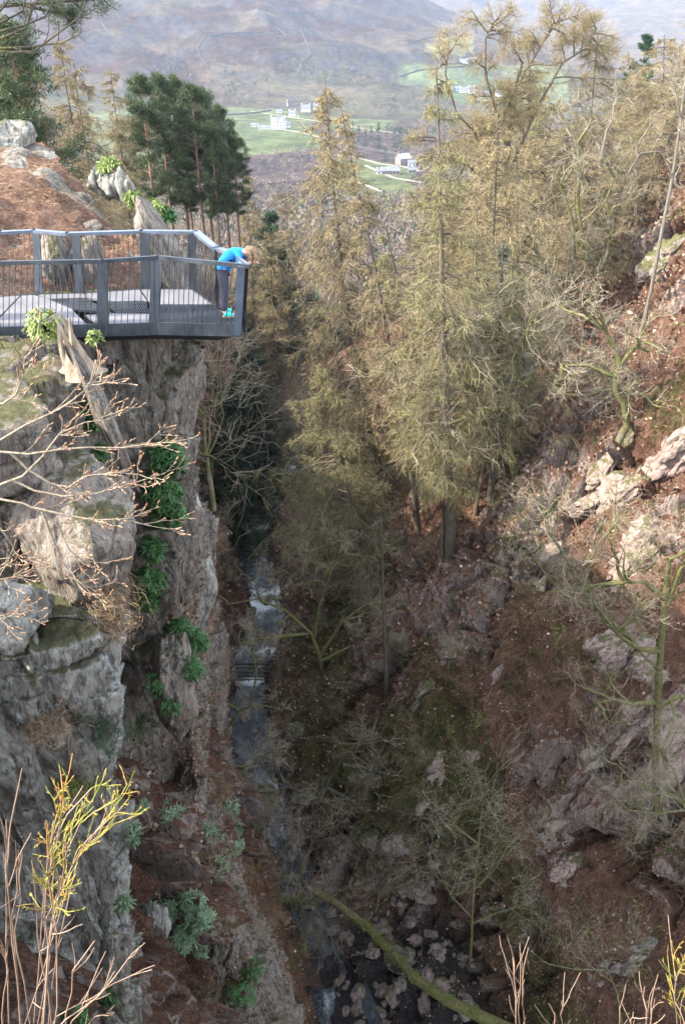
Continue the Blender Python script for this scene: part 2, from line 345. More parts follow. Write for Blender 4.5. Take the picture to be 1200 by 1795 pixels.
# ---------------------------------------------------------------- near terrain
def grid_faces(nx, ny):
    i = np.arange(ny - 1)[:, None] * nx + np.arange(nx - 1)[None]; i = i.ravel()
    return np.stack([i, i + 1, i + nx + 1, i + nx], 1)
GZ = {}
def near_terrain():
    xs = np.concatenate([np.linspace(-60, -16, 90, False), np.linspace(-16, -9, 50, False), np.linspace(-9, 1, 170, False), np.linspace(1, 30, 260, False), np.linspace(30, 75, 110)])
    ys = np.concatenate([np.linspace(6, 60, 460, False), np.linspace(60, 150, 240)])
    X, Y = np.meshgrid(xs, ys); x = X.ravel(); y = Y.ravel(); z = H(x, y)
    s = x - rx(y); inr = sstep(-0.3, 1.6, np.abs(s) - rw(y))
    p3 = np.stack([x, y, z], 1)
    big = fbm(p3 * 0.11, 4, 1); z = z + inr * (1.5 * big + 0.6 * fbm(p3 * 0.55, 4, 8)) * np.where(s < 0, 0.7, 1)
    p3 = np.stack([x, y, z], 1)
    # rock steps: tilted blocks
    c, sn = math.cos(R(28)), math.sin(R(28))
    q = np.stack([(x * c - z * sn) * 0.5, y * 0.36, (x * sn + z * c) * 0.2], 1) + 0.25 * fbm(p3 * 0.4, 3, 2)[:, None]
    v, d1, ed, off = worley(q, 4)
    v2, _, e2, off2 = worley(q * 2.7 + 5, 6)
    ry = sstep(-0.1, 0.35, fbm(p3 * 0.16 + 7, 3, 21) + 0.16 * (s < 0) + 0.1)
    steep = np.where(s > 0, 0.75, 1.0)
    amp = 1.6 * inr * steep * ry * sstep(120, 90, y)
    nrm = np.where((s > 0)[:, None], np.array([-0.66, -0.35, 0.66]), np.array([0.85, -0.3, 0.4]))
    dsp = amp * ((v - 0.5) * 1.5 + off[:, 0] * 0.9 + (v2 - 0.5) * 0.5 + off2[:, 1] * 0.3 - 0.5 * sstep(0.12, 0.0, ed)) + inr * (0.22 * fbm(p3 * 1.9, 4, 77) + 0.10 * np.abs(fbm(p3 * np.array([5, 5, 2.5]), 2, 79)))
    p3 = p3 + nrm * dsp[:, None]
    rock = np.clip(0.16 + 0.5 * amp * sstep(0.3, 0.7, v) + 0.16 * ry, 0, 1) * inr
    moss = np.clip(0.30 + 0.38 * fbm(p3 * 0.13 + 40, 4, 14), 0, 1)
    moss = moss + 0.22 * ((s > 0) & (s < 11)) * sstep(70, 40, y) - 0.1
    # wet bed and strewn stones below
    bed = (1 - sstep(0.0, 1.5, np.abs(s) - rw(y) - 0.2)); bed = np.maximum(bed, (1 - sstep(6.5, 8.5, s)) * (s > 0) * sstep(28, 25, y))
    C = np.stack([rock, np.clip(moss, 0, 1), bed], 1)
    m = MB(); m.add(p3, grid_faces(len(xs), len(ys)), 0, C); o = m.build('ground', M_ground, smooth=False); tag(o, kind='structure')
    GZ['xs'], GZ['ys'], GZ['P'] = xs, ys, p3.reshape(len(ys), len(xs), 3)
    return o
near_terrain()
def gp(x, y):
    """point of the built near terrain mesh by grid lookup"""
    i = min(max(int(np.searchsorted(GZ['xs'], x)), 0), len(GZ['xs']) - 1); j = min(max(int(np.searchsorted(GZ['ys'], y)), 0), len(GZ['ys']) - 1)
    return GZ['P'][j, i]
def gz(x, y):
    if 6 < y < 149 and -59 < x < 74: return float(gp(x, y)[2])
    return Hz(x, y)
# ---------------------------------------------------------------- far terrain with land cover
def pxpoly(pts):
    return np.array([hit(a, b, 60)[:2] for a, b in pts])
def inpoly(x, y, P):
    r = np.zeros(x.shape, bool); n = len(P)
    for i in range(n):
        x1, y1 = P[i]; x2, y2 = P[(i + 1) % n]
        c = ((y1 > y) != (y2 > y)); r ^= c & (x < (x2 - x1) * (y - y1) / (y2 - y1 + 1e-9) + x1)
    return r
FIELDS = [  # pixel outlines of meadow, colour
    ([(385, 190), (500, 188), (545, 203), (560, 235), (400, 240), (150, 243), (130, 196)], (0.17, 0.20, 0.10)),
    ([(150, 200), (300, 200), (300, 300), (150, 300)], (0.18, 0.21, 0.11)),
    ([(400, 225), (560, 232), (560, 262), (410, 275)], (0.15, 0.19, 0.09)),
    ([(560, 280), (660, 280), (720, 300), (735, 345), (570, 350)], (0.17, 0.20, 0.10)),
    ([(575, 205), (700, 212), (660, 232), (570, 228)], (0.17, 0.2, 0.1)),
    ([(690, 122), (790, 112), (860, 112), (868, 128), (800, 140), (720, 150)], (0.16, 0.2, 0.11)),
    ([(720, 138), (800, 124), (850, 130), (930, 165), (930, 190), (820, 186), (735, 158)], (0.14, 0.185, 0.10)),
    ([(745, 75), (830, 62), (830, 95), (760, 100)], (0.25, 0.26, 0.13)),
    ([(860, 112), (990, 115), (1000, 190), (930, 188), (900, 140)], (0.17, 0.20, 0.10)),
]
def far_terrain():
    M = Mat('valley_land', 1.0, 0.0)
    a = M.noise(0.02, 8, 0.7); b = M.noise(0.11, 6, 0.75)
    v = M.math('ADD', M.math('MULTIPLY', a, 0.5), M.math('MULTIPLY', b, 0.5))
    col = M.mix(1.0, M.attr(), M.ramp(v, (0.38, (0.3, 0.3, 0.34)), (0.5, (0.75, 0.75, 0.75)), (0.62, (1.35, 1.25, 1.15))), 'MULTIPLY')
    mat = M.done(col, M.bump(v, 6.0, 0.6))
    ta = np.linspace(-0.62, 0.62, 520); ys = np.geomspace(140, 9500, 620)
    T, Y = np.meshgrid(ta, ys); x = (T * (Y + 60)).ravel(); y = Y.ravel(); z = H(x, y)
    z = z - 0.6 * sstep(160, 140, y)
    gy, gx = np.gradient(z.reshape(T.shape)); sl = np.abs(gx / np.gradient((T * (Y + 60)), axis=1)).ravel() + np.abs(gy / np.gradient(Y, axis=0)).ravel()
    p = np.stack([x / 90., y / 90., 0 * x], 1); n = fbm(p, 5, 51); n2 = fbm(p * 0.3, 4, 61); n3 = fbm(p * 5, 3, 71)
    brk = np.array([0.05, 0.033, 0.027]); tan = np.array([0.10, 0.082, 0.058]); grn = np.array([0.07, 0.068, 0.042]); gry = np.array([0.06, 0.058, 0.064]); prp = np.array([0.065, 0.052, 0.05])
    def mx(c, d, t): return c * (1 - t)[:, None] + d * t[:, None]
    c = mx(np.broadcast_to(brk, (len(x), 3)), grn, sstep(-0.2, 0.6, n2 + 0.4 * n)); c = mx(c, tan, sstep(0.1, 0.6, n) * 0.7)
    # high tops: pale grass; crags: grey
    c = mx(c, tan * 1.05, sstep(60, 190, z + 60 * n2 + 0.15 * (x + 200)) * sstep(1700, 2100, y))
    c = mx(c, tan * 1.05, sstep(100, 420, x + 120 * n2) * sstep(1500, 1900, y))
    c = mx(c, gry, sstep(0.42, 0.7, sl + 0.25 * n3) * 0.75 * sstep(1200, 1500, y))
    c = mx(c, np.array([0.07, 0.065, 0.06]), sstep(0.35, 0.6, n3 * 0.6 + n * 0.5) * 0.6)
    wood = sstep(1200, 1050, y); c = mx(c, prp, wood)
    for P, k in FIELDS:
        Q = pxpoly(P); m = inpoly(x + 6 * n3, y + 8 * n, Q); c[m] = np.array(k) * 0.58 * (1 + 0.12 * n[m][:, None])
    m = MB(); m.add(np.stack([x, y, z], 1), grid_faces(len(ta), len(ys)), 0, c); o = m.build('hills', mat, smooth=True); tag(o, kind='structure')
far_terrain()
# ---------------------------------------------------------------- stream water
def stream():
    M = Mat('stream_water', 0.12, 0.5)
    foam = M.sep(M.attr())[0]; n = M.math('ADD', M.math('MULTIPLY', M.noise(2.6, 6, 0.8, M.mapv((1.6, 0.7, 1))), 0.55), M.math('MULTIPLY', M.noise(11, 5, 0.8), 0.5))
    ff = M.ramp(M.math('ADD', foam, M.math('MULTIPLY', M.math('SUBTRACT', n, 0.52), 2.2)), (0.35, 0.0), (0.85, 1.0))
    col = M.mix(ff, M.ramp(M.noise(1.0, 5, 0.7), (0.32, (0.010, 0.012, 0.013)), (0.52, (0.04, 0.046, 0.05)), (0.72, (0.14, 0.155, 0.165))), (0.5, 0.53, 0.55))  # pale blue-grey of the water ramp paints in sky reflection; foam mixed over it
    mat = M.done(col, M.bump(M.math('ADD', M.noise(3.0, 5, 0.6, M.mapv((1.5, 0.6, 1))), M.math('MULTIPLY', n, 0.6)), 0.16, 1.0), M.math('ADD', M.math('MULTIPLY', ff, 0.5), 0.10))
    ys = np.linspace(8, 150, 900); u = np.linspace(-1, 1, 21); U, Y = np.meshgrid(u, ys); wr = rw(Y.ravel()) + 0.6
    y = Y.ravel(); x = rx(y) + U.ravel() * wr + 0.0 * y; 
    # steps at the weirs and falls
    z = rz(y) + 0.10 - 0.12 * sstep(27, 24, y)
    fall = np.zeros_like(y)
    for yy, dr in ((20.0, .6), (31.7, 1.0), (34.5, .3), (45.8, .5), (50.0, .35), (57, .4), (59.5, .4), (72.5, .4), (80, .5), (86, .5), (89, .6)):
        fall = fall + np.exp(-((y - yy) / 0.9) ** 2) * (0.55 if 0 else 0.6)
    fall = fall + 0.22 * np.clip(fbm(np.stack([x * 1.1, y * .5, 0 * x], 1), 3, 95) + .25, 0, 1) + 0.3 * np.exp(-((y - 58) / 4) ** 2) + 0.35 * np.exp(-((y - 87) / 4) ** 2) + 0.3 * np.exp(-((y - 22.3) / 1.5) ** 2) * (U.ravel() < 0.1)
    n = fbm(np.stack([x * 1.3, y * 0.8, 0 * x], 1), 3, 5); z = z + 0.05 * n + 0.1 * fall * n
    C = np.stack([np.clip(fall * (0.75 + 0.5 * n), 0, 1)] * 3, 1)
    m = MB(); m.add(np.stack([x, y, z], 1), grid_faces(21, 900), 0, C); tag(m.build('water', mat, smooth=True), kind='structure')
stream()
# ================================================================ cliffs on the left
CURT = []
def curtain(name, plan, top, bot, mat, du=0.04, dz=0.045, batter=0.12, seed=1, amp=1.0, lean=None, cell=(0.75, 0.26), kind='structure', parent=None, flare=(99, 0), litf=None, shear=(0, 0)):
    """rock face that follows a plan line; top(u, x, y) gives its upper edge"""
    plan = np.array(plan, float); seg = np.linalg.norm(np.diff(plan[:, :2], axis=0), axis=1); L = np.concatenate([[0], np.cumsum(seg)])
    nu = int(L[-1] / du); uu = np.linspace(0, L[-1], nu)
    px = np.interp(uu, L, plan[:, 0]); py = np.interp(uu, L, plan[:, 1])
    k = max(3, int(0.35 / du)); ker = np.ones(k) / k
    px = np.convolve(np.pad(px, k, 'edge'), ker, 'same')[k:-k]; py = np.convolve(np.pad(py, k, 'edge'), ker, 'same')[k:-k]
    tz = np.interp(uu, L, [t for t in top]); nz_ = int((max(top) - bot) / dz)
    tx, ty = np.gradient(px), np.gradient(py); nx, ny = ty, -tx; q = np.sqrt(nx * nx + ny * ny); nx, ny = nx / q, ny / q
    k2 = max(3, int(1.0 / du)); ker2 = np.ones(k2) / k2
    nx = np.convolve(np.pad(nx, k2, 'edge'), ker2, 'same')[k2:-k2]; ny = np.convolve(np.pad(ny, k2, 'edge'), ker2, 'same')[k2:-k2]
    ncap = int(3.0 / 0.08)
    V = np.linspace(0, 1, nz_)[:, None]; Z = tz[None] + (bot - tz[None]) * V; D = tz[None] - Z
    bo = batter * D + flare[1] * np.clip(D - flare[0], 0, 99)
    X = px[None] + nx[None] * bo; Y = py[None] + ny[None] * bo
    X = X + shear[0] * D; Y = Y + shear[1] * D
    N3 = np.stack([np.broadcast_to(nx, Z.shape), np.broadcast_to(ny, Z.shape), 0.15 + 0 * Z], -1)
    # cap: runs back from the edge
    cb = np.linspace(1, 0.02, ncap)[:, None] * 3.0
    Xc = px[None] - nx[None] * cb; Yc = py[None] - ny[None] * cb; Zc = tz[None] + 0.12 * cb ** 0.8 + 0 * Xc
    N3c = np.stack([0.35 * nx[None] + 0 * Xc, 0.35 * ny[None] + 0 * Xc, 1 + 0 * Xc], -1)
    X = np.concatenate([Xc, X]); Y = np.concatenate([Yc, Y]); Z = np.concatenate([Zc, Z]); N3 = norm(np.concatenate([N3c, N3]))
    nr = X.shape[0]; capm = np.concatenate([np.linspace(0.15, 0.6, ncap), np.ones(nz_)])[:, None] + 0 * X
    P = np.stack([X, Y, Z], -1).reshape(-1, 3); N3 = N3.reshape(-1, 3); capm = capm.ravel()
    w1 = P + 0.35 * np.stack([fbm(P * 0.5, 3, seed), fbm(P * 0.5 + 9, 3, seed + 1), 0.6 * fbm(P * 0.5 + 20, 3, seed + 2)], 1)
    v, d1, ed, off = worley(w1 * np.array([cell[0], cell[0], cell[1]]), seed)
    v2, _, e2, off2 = worley(w1 * np.array([2.1, 2.1, 0.75]) + 7, seed + 3)
    v3, _, e3, off3 = worley(w1 * np.array([6.5, 6.5, 1.6]) + 3, seed + 4)
    big = fbm(P * 0.22, 3, seed + 6)
    k1, k2_, k3 = sstep(0, 0.035, ed), sstep(0, 0.04, e2), sstep(0, 0.08, e3)
    d = k1 * (0.15 + v * 0.95 + off[:, 2] * 0.5 + off[:, 0] * 0.5 + k2_ * ((v2 - 0.5) * 0.34 + off2[:, 1] * 0.30 + off2[:, 2] * .15)) + k3 * ((v3 - 0.5) * 0.07 + off3[:, 0] * 0.07) + 0.5 * big - 0.5 + 0.06 * fbm(P * 4, 4, seed + 8) + 0.06 * fbm(P * np.array([4.5, 4.5, 0.9]), 4, seed + 9)
    P = P + N3 * (d * capm * amp)[:, None]
    m = MB(); F = grid_faces(nu, nr)[:, ::-1]; m.add(P, F, 0, None if litf is None else np.repeat(np.clip(litf(P), 0, 1)[:, None], 3, 1))
    o = m.build(name, mat, parent=parent, smooth=True); CURT.append((P, nu, nr))
    if kind: tag(o, kind=kind)
    return o
# near buttress and the wall that runs on beneath the platform: x, y along the edge, height of the edge
A = [(-16, 4.6, -5), (-10, 6.4, -5.0), (-6.6, 8.4, -7.6), (-5.0, 9.2, -8.3), (-3.7, 10.0, -8.4), (-4.3, 11.2, -8.0), (-5.4, 12.4, -9.5), (-5.6, 13.3, -12)]
curtain('cliff', [a[:2] for a in A], [a[2] for a in A], -30, M_cliff, seed=3, batter=0.02, amp=0.62, cell=(0.5, 0.17), shear=(-0.09, -0.15), du=0.03)
B = [(-8.2, 10.2, -5.0), (-5.6, 10.4, -5.0), (-4.6, 11.2, -5.2), (-4.8, 12.4, -5.3), (-5.2, 13.6, -5.0), (-5.0, 14.8, -5.15), (-3.6, 15.3, -5.2), (-3.1, 16.2, -5.3), (-3.5, 18.2, -5.4), (-4.8, 20.2, -5.4), (-7.2, 23.5, -6), (-10, 28, -7.2), (-13, 36, -9)]
def litB(P):
    return 0.75 * sstep(-10.5, -15, P[:, 2] + 1.8 * fbm(P * 0.4, 3, 90)) - 0.35 * sstep(0.1, 0.5, fbm(P * np.array([0.5, 0.5, 0.25]), 3, 92))
curtain('cliff', [a[:2] for a in B], [a[2] for a in B], -36, M_side, seed=11, batter=-0.13, amp=0.5, cell=(0.7, 0.3), flare=(15.5, 0.36), litf=litB)
C_ = [(-6.5, 16.6, -11), (-4.9, 16.2, -10.8), (-3.9, 16.8, -10.2), (-3.6, 18.0, -11), (-4.0, 20.5, -13), (-5.8, 23, -14)]
curtain('cliff', [a[:2] for a in C_], [a[2] for a in C_], -37, M_side, seed=23, batter=-0.15, amp=0.45, cell=(0.9, 0.3), flare=(10.5, 0.36), litf=litB)
D_ = [(-10, 21, -13), (-7.6, 22.6, -15), (-6.4, 25.5, -17), (-6.1, 28.5, -17.6), (-6.6, 31.5, -18), (-8.6, 36, -18), (-10.4, 43, -19.5), (-12, 52, -22), (-15.5, 62, -25)]
curtain('cliff', [a[:2] for a in D_], [a[2] for a in D_], -46, M_side, seed=31, batter=0.0, amp=0.7, cell=(0.5, 0.2), du=.07, dz=.07, litf=lambda P: litB(P) + .1)
# ---------------------------------------------------------------- individual boulders and slabs
def rockmesh(sz, seed, mat, name='boulder', flat=0.5, sub=26, blocky=0.55, jag=0.0, smooth=True):
    """faceted rock: a sphere pushed flat by random planes"""
    rs = np.random.RandomState(seed); n = sub
    th = np.linspace(0, math.pi, n); ph = np.linspace(0, 2 * math.pi, 2 * n + 1)
    T, Pp = np.meshgrid(th, ph, indexing='ij'); d = np.stack([np.sin(T) * np.cos(Pp), np.sin(T) * np.sin(Pp), np.cos(T)], -1).reshape(-1, 3)
    pl = norm(rs.normal(size=(11, 3)) * np.array([1, 1, 0.8])); off = 0.55 + 0.35 * rs.rand(11)
    r = np.full(len(d), 1.15)
    for k in range(11):
        c = d @ pl[k]; r = np.where(c > 0.05, np.minimum(r, off[k] / np.maximum(c, 0.05)), r)
    p = d * r[:, None]; s0 = seed * 1.7
    p = p * (1 + 0.10 * fbm(p * 2.2 + s0, 4, seed) + 0.035 * fbm(p * np.array([14, 14, 4]) + s0, 3, seed + 2))[:, None] * np.array(sz) / 2
    if jag:
        w0 = p + 0.2 * fbm(p * 1.2, 2, seed)[:, None]; c0 = math.cos(0.5); s1 = math.sin(0.5); w0 = np.stack([w0[:, 0] * c0 - w0[:, 2] * s1, w0[:, 1], (w0[:, 0] * s1 + w0[:, 2] * c0) * 0.35], 1)
        v, _, e, of = worley(w0 * 1.1 + seed, seed); v2, _, e2, of2 = worley(w0 * 3.1 + seed, seed + 1); dd_ = sstep(0, .12, e) * ((v - .4) * 1.3 + of[:, 0] * .5) + sstep(0, .15, e2) * ((v2 - .5) * .4 + of2[:, 1] * .2) + .12 * fbm(p * 5, 3, seed)
        p = p + d * (jag * dd_ * sstep(0, .25, np.sin(np.repeat(th, 2 * n + 1))))[:, None]
    m = MB(); m.add(p, grid_faces(2 * n + 1, n)[:, ::-1]); return m.build(name, mat, smooth=smooth)
def place_rock(loc, sz, seed, mat, label, cat='rock', rot=(0, 0, 0), group=None, name='boulder', sub=26, jag=0.0):
    o = rockmesh(sz, seed, mat, name, sub=sub, jag=jag); o.location = loc; o.rotation_euler = [R(a) for a in rot]; tag(o, label, cat, group); return o
# big blocks of the near ledge
place_rock((-5.9, 11.6, -5.35), (3.6, 2.6, 1.7), 5, M_cliff2, 'big flat-topped slab with yellow moss on its rim below the platform', rot=(6, 8, -12), sub=60, name='rock_slab')
place_rock((-4.45, 11.0, -6.9), (2.3, 1.9, 2.6), 8, M_cliff2, 'lichened block with purple stain behind the budding branches', rot=(0, 5, 20), sub=60, name='rock_block')
place_rock((-5.3, 9.5, -7.5), (2.0, 1.5, 1.3), 12, M_cliff, 'jutting wedge-shaped block at the left edge under the budding branches', rot=(12, 14, 10), sub=60, name='rock_block')
place_rock((-3.85, 12.1, -5.9), (0.42, 0.6, 3.1), 15, M_cliff2, 'leaning narrow rock pillar beside the broken tree stump', rot=(4, -11, 10), sub=44, name='rock_pillar')
place_rock((-4.15, 18.2, -12.7), (1.3, 1.4, 5.6), 19, M_cliff, 'tall free-standing rock column right of the glossy evergreen bush', rot=(0, 3, 15), sub=60, name='rock_pillar')
place_rock((-4.85, 17.4, -12.9), (0.5, 1.0, 5.0), 20, M_cliff, 'thin rock fin close against the tall rock column', rot=(0, 2, 10), sub=50, name='rock_pillar')
place_rock((-4.3, 15.0, -14.4), (1.2, 1.2, 3.2), 21, M_cliff2, 'broken pale slab below the lower evergreen bush', rot=(5, 6, 30), sub=56, name='rock_slab')
# ---------------------------------------------------------------- mound of needles behind the platform
def mound():
    M = Mat('needle_litter', 0.95, 0.1); lit, h = litter_layer(M, ((0.05, 0.028, 0.02), (0.16, 0.09, 0.062), (0.30, 0.19, 0.14)))
    st = M.noise(6, 6, 0.75, M.mapv((1, 1, 6), (R(30), 0, 0)))
    lit = M.mix(M.ramp(st, (0.5, 0.0), (0.7, 0.6)), lit, (0.34, 0.22, 0.17))
    g = M.sep(M.attr()); rk, hr = rock_layer(M, lich=0.5)
    c = M.mix(M.ramp(M.math('ADD', g[0], M.math('SUBTRACT', M.noise(2, 5), 0.5)), (0.5, 0), (0.56, 1)), lit, rk)
    c = M.mix(M.ramp(M.math('ADD', g[1], M.math('SUBTRACT', M.noise(4, 5), 0.5)), (0.5, 0), (0.65, 0.9)), c, moss_col(M))
    mat = M.done(c, M.bump(M.math('ADD', h, st), 0.08, 1.0))
    xs = np.linspace(-26, -2.6, 300); ys = np.linspace(11.5, 42, 330); X, Y = np.meshgrid(xs, ys); x = X.ravel(); y = Y.ravel()
    crest = np.interp(x, [-26, -14, -9.4, -7.5, -6.2, -5.0, -3.9, -2.6], [-1.4, -2.2, -2.95, -3.25, -3.9, -4.45, -5.0, -6.6])
    yc = 21.0 + 0.25 * (x + 9)
    rise = sstep(16.3, 19.2, y - 0.15 * (x + 5)); fallb = sstep(24, 40, y)
    base = np.interp(x, [-26, -8, -5.0, -4.0, -2.6], [-4.95, -5.05, -5.2, -5.7, -8])
    z = base * (1 - rise) + crest * rise - fallb * (5 + 0.1 * (y - 24))
    z = np.where(y < 16.3, np.minimum(z, base), z)
    z = z - 7 * sstep(20, 23, y) * sstep(-6.5, -3, x) - 1.6 * sstep(-4.2, -2.6, x)
    p = np.stack([x, y, z], 1); f = sstep(16.5, 18, y)
    z = z + f * (0.35 * fbm(p * 0.55, 4, 3) + 0.10 * fbm(p * 2.6, 4, 9)) + (1 - f) * 0.05 * fbm(p * 2, 3, 8)
    p[:, 2] = z
    rk = np.clip(0.75 * sstep(0.2, 0.6, fbm(p * 0.7 + 5, 3, 33)) * f + 0.5 * sstep(-4.8, -3.9, x) * f, 0, 1)
    ms = 0.25 + 0.3 * fbm(p * 0.8, 3, 44) - 0.05
    F = grid_faces(300, 330); xe = np.interp(y, [11.5, 12.5, 13.6, 14.8, 15.6, 16.2, 18.2, 20.2, 23.5, 28, 42], [-4.9, -5.1, -5.6, -5.5, -4.3, -3.7, -4.1, -5.2, -7.5, -10, -14])
    F = F[(x < xe)[F].all(1)]
    m = MB(); m.add(p, F, 0, np.stack([rk, ms, 0 * rk], 1)); tag(m.build('ground', mat, smooth=True), kind='structure')
    GZ['mx'], GZ['my'], GZ['M'] = xs, ys, z.reshape(330, 300)
    return mat
M_needle = mound()
def mz(x, y):
    return float(GZ['M'][min(int(np.searchsorted(GZ['my'], y)), 329), min(int(np.searchsorted(GZ['mx'], x)), 299)])
for k, (px, py, y, sz, lab) in enumerate([
    (205, 325, 21.5, (0.75, 0.8, 1.0), 'upright grey blocky outcrop on the rim of the needle mound'),
    (175, 322, 21.8, (0.7, 0.7, 0.8), 'cracked grey block left of the blocky outcrop on the mound rim'),
    (225, 335, 21.3, (0.45, 0.5, 1.1), 'rightmost slab of the blocky outcrop on the mound rim'),
    (20, 245, 24.5, (1.5, 1.2, 0.9), 'blue-grey boulder at the left frame edge above the needle mound'),
    (100, 470, 18.0, (2.0, 1.0, 1.3), 'smooth rounded pale boulder behind the left part of the railing'),
    (165, 478, 17.8, (1.2, 1.0, 1.3), 'dark weathered boulder behind the middle of the railing'),
    (52, 492, 17.6, (0.8, 0.7, 0.6), 'low pale stone left of the smooth rounded boulder behind the railing'),
    (160, 404, 19.6, (0.75, 0.5, 0.4), 'flat pale stone showing above the rear handrail'),
    (285, 440, 18.6, (1.0, 1.2, 2.4), 'streaked brown crag at the right end of the mound behind the railing'),
    (20, 322, 20.5, (0.5, 0.5, 0.35), 'small pinkish stone on the needle mound by the left edge'),
    (18, 340, 20.3, (0.35, 0.4, 0.25), 'small grey stone half buried in needles left on the mound')]):
    q = at_y(px, py, y); place_rock(q, sz, 40 + k, M_cliff if k in (0, 1, 2, 3, 9) else M_cliff2, lab, rot=(0, k * 4 - 15, k * 25), sub=34)
# ---------------------------------------------------------------- outcrops on the right slope and stones below
OUT = [  # px, py, height m, width m, lean, label
 (866, 1045, 4.6, 2.2, 'pale pink angular outcrop in the middle of the right slope'),
 (922, 1060, 3.6, 1.1, 'slim pinkish rock rib just right of the pale angular outcrop'),
 (935, 965, 3.0, 1.0, 'narrow pale rib of rock above the slim pinkish one'),
 (735, 1215, 2.6, 1.2, 'grey slab edged with moss low on the right slope'),
 (783, 1135, 1.7, 2.0, 'pink cracked rock crown above the mossy slab'),
 (700, 1100, 1.8, 0.8, 'small pale flake of rock by the foot of the tall trunks'),
 (1095, 960, 3.6, 1.9, 'pale jagged outcrop behind the branches of the mossy right tree'),
 (1110, 1000, 2.4, 1.6, 'greyer jagged rock just under the pale outcrop on the right'),
 (1060, 1120, 3.4, 1.8, 'orange-pink face under the arching mossy limb'),
 (1120, 1165, 2.4, 2.0, 'lumpy pink boulders beside the mossy trunk'),
 (1185, 1210, 5.0, 2.2, 'large pink rock mass at the right frame edge'),
 (1110, 1240, 3.6, 1.5, 'reddish slab leaning below the mossy right trunk'),
 (1180, 1300, 3.4, 1.7, 'pink stepped rock low at the right frame edge'),
 (1030, 1320, 2.8, 1.1, 'upright brown slab above the overhang on the right slope'),
 (910, 1285, 2.6, 1.5, 'grey-brown rock tip in the middle of the bare slope'),
 (1015, 1400, 2.0, 1.2, 'dark squarish block standing out of the litter'),
 (970, 1420, 2.6, 1.1, 'pink-grey seamed rock left of the moss wall'),
 (755, 1350, 3.4, 1.2, 'purple-grey rock streak above the sapling thicket'),
 (1090, 1700, 3.2, 1.8, 'large pale grey rock at the lower right corner'),
 (1050, 1730, 1.8, 1.2, 'pink rock left of the large pale lower right rock'),
 (985, 1520, 2.2, 1.3, 'lilac patch of rock at the head of the moss wall'),
 (1085, 850, 3.2, 1.8, 'broad pinkish grey face near the top of the right slope'),
 (1180, 770, 5.0, 2.2, 'pale sunlit crag at the right frame edge'),
 (985, 700, 2.4, 1.0, 'paired pale teeth of rock near the oak trunks'),
 (955, 760, 3.6, 1.1, 'mossy pale rib running down below the rock teeth'),
 (1050, 815, 2.0, 1.0, 'low pale stone below the crooked oak'),
 (945, 870, 1.8, 0.8, 'dark upright wedge of slate on the slope'),
 (1110, 740, 4.0, 1.6, 'yellow-lichened crag under the crooked oak'),
 (1160, 440, 3.2, 2.4, 'mossy yellow crag on the skyline at the right edge'),
 (1045, 440, 1.6, 0.9, 'small pale boulder just under the thin birch'),
 (1020, 880, 1.5, 1.4, 'rounded pink stone half buried mid slope'),
 (865, 1185, 1.6, 0.6, 'small pale spike in the litter under the pale angular outcrop'),
 (820, 1320, 1.2, 0.8, 'small pink stone above the dark hollow'),
]
for k, (px, py, hh, ww, lab) in enumerate(OUT):
    q = hit(px, py, 9); mm = M_mossrock if k in (3, 24, 27, 28) else (M_cliff2 if k in (14, 15, 13, 26, 18) else M_pink)
    rs = random.Random(k)
    place_rock((q[0] + 0.22 * ww, q[1] + 0.18 * ww, q[2] - 0.2 * hh), (ww * 0.95, ww * 1.25, hh * 1.25), 70 + k, mm, lab, cat='outcrop', rot=(rs.uniform(-8, 8), 26 + rs.uniform(-8, 10), rs.uniform(-40, 40)), sub=64, name='rock_outcrop', jag=0.22 * ww)
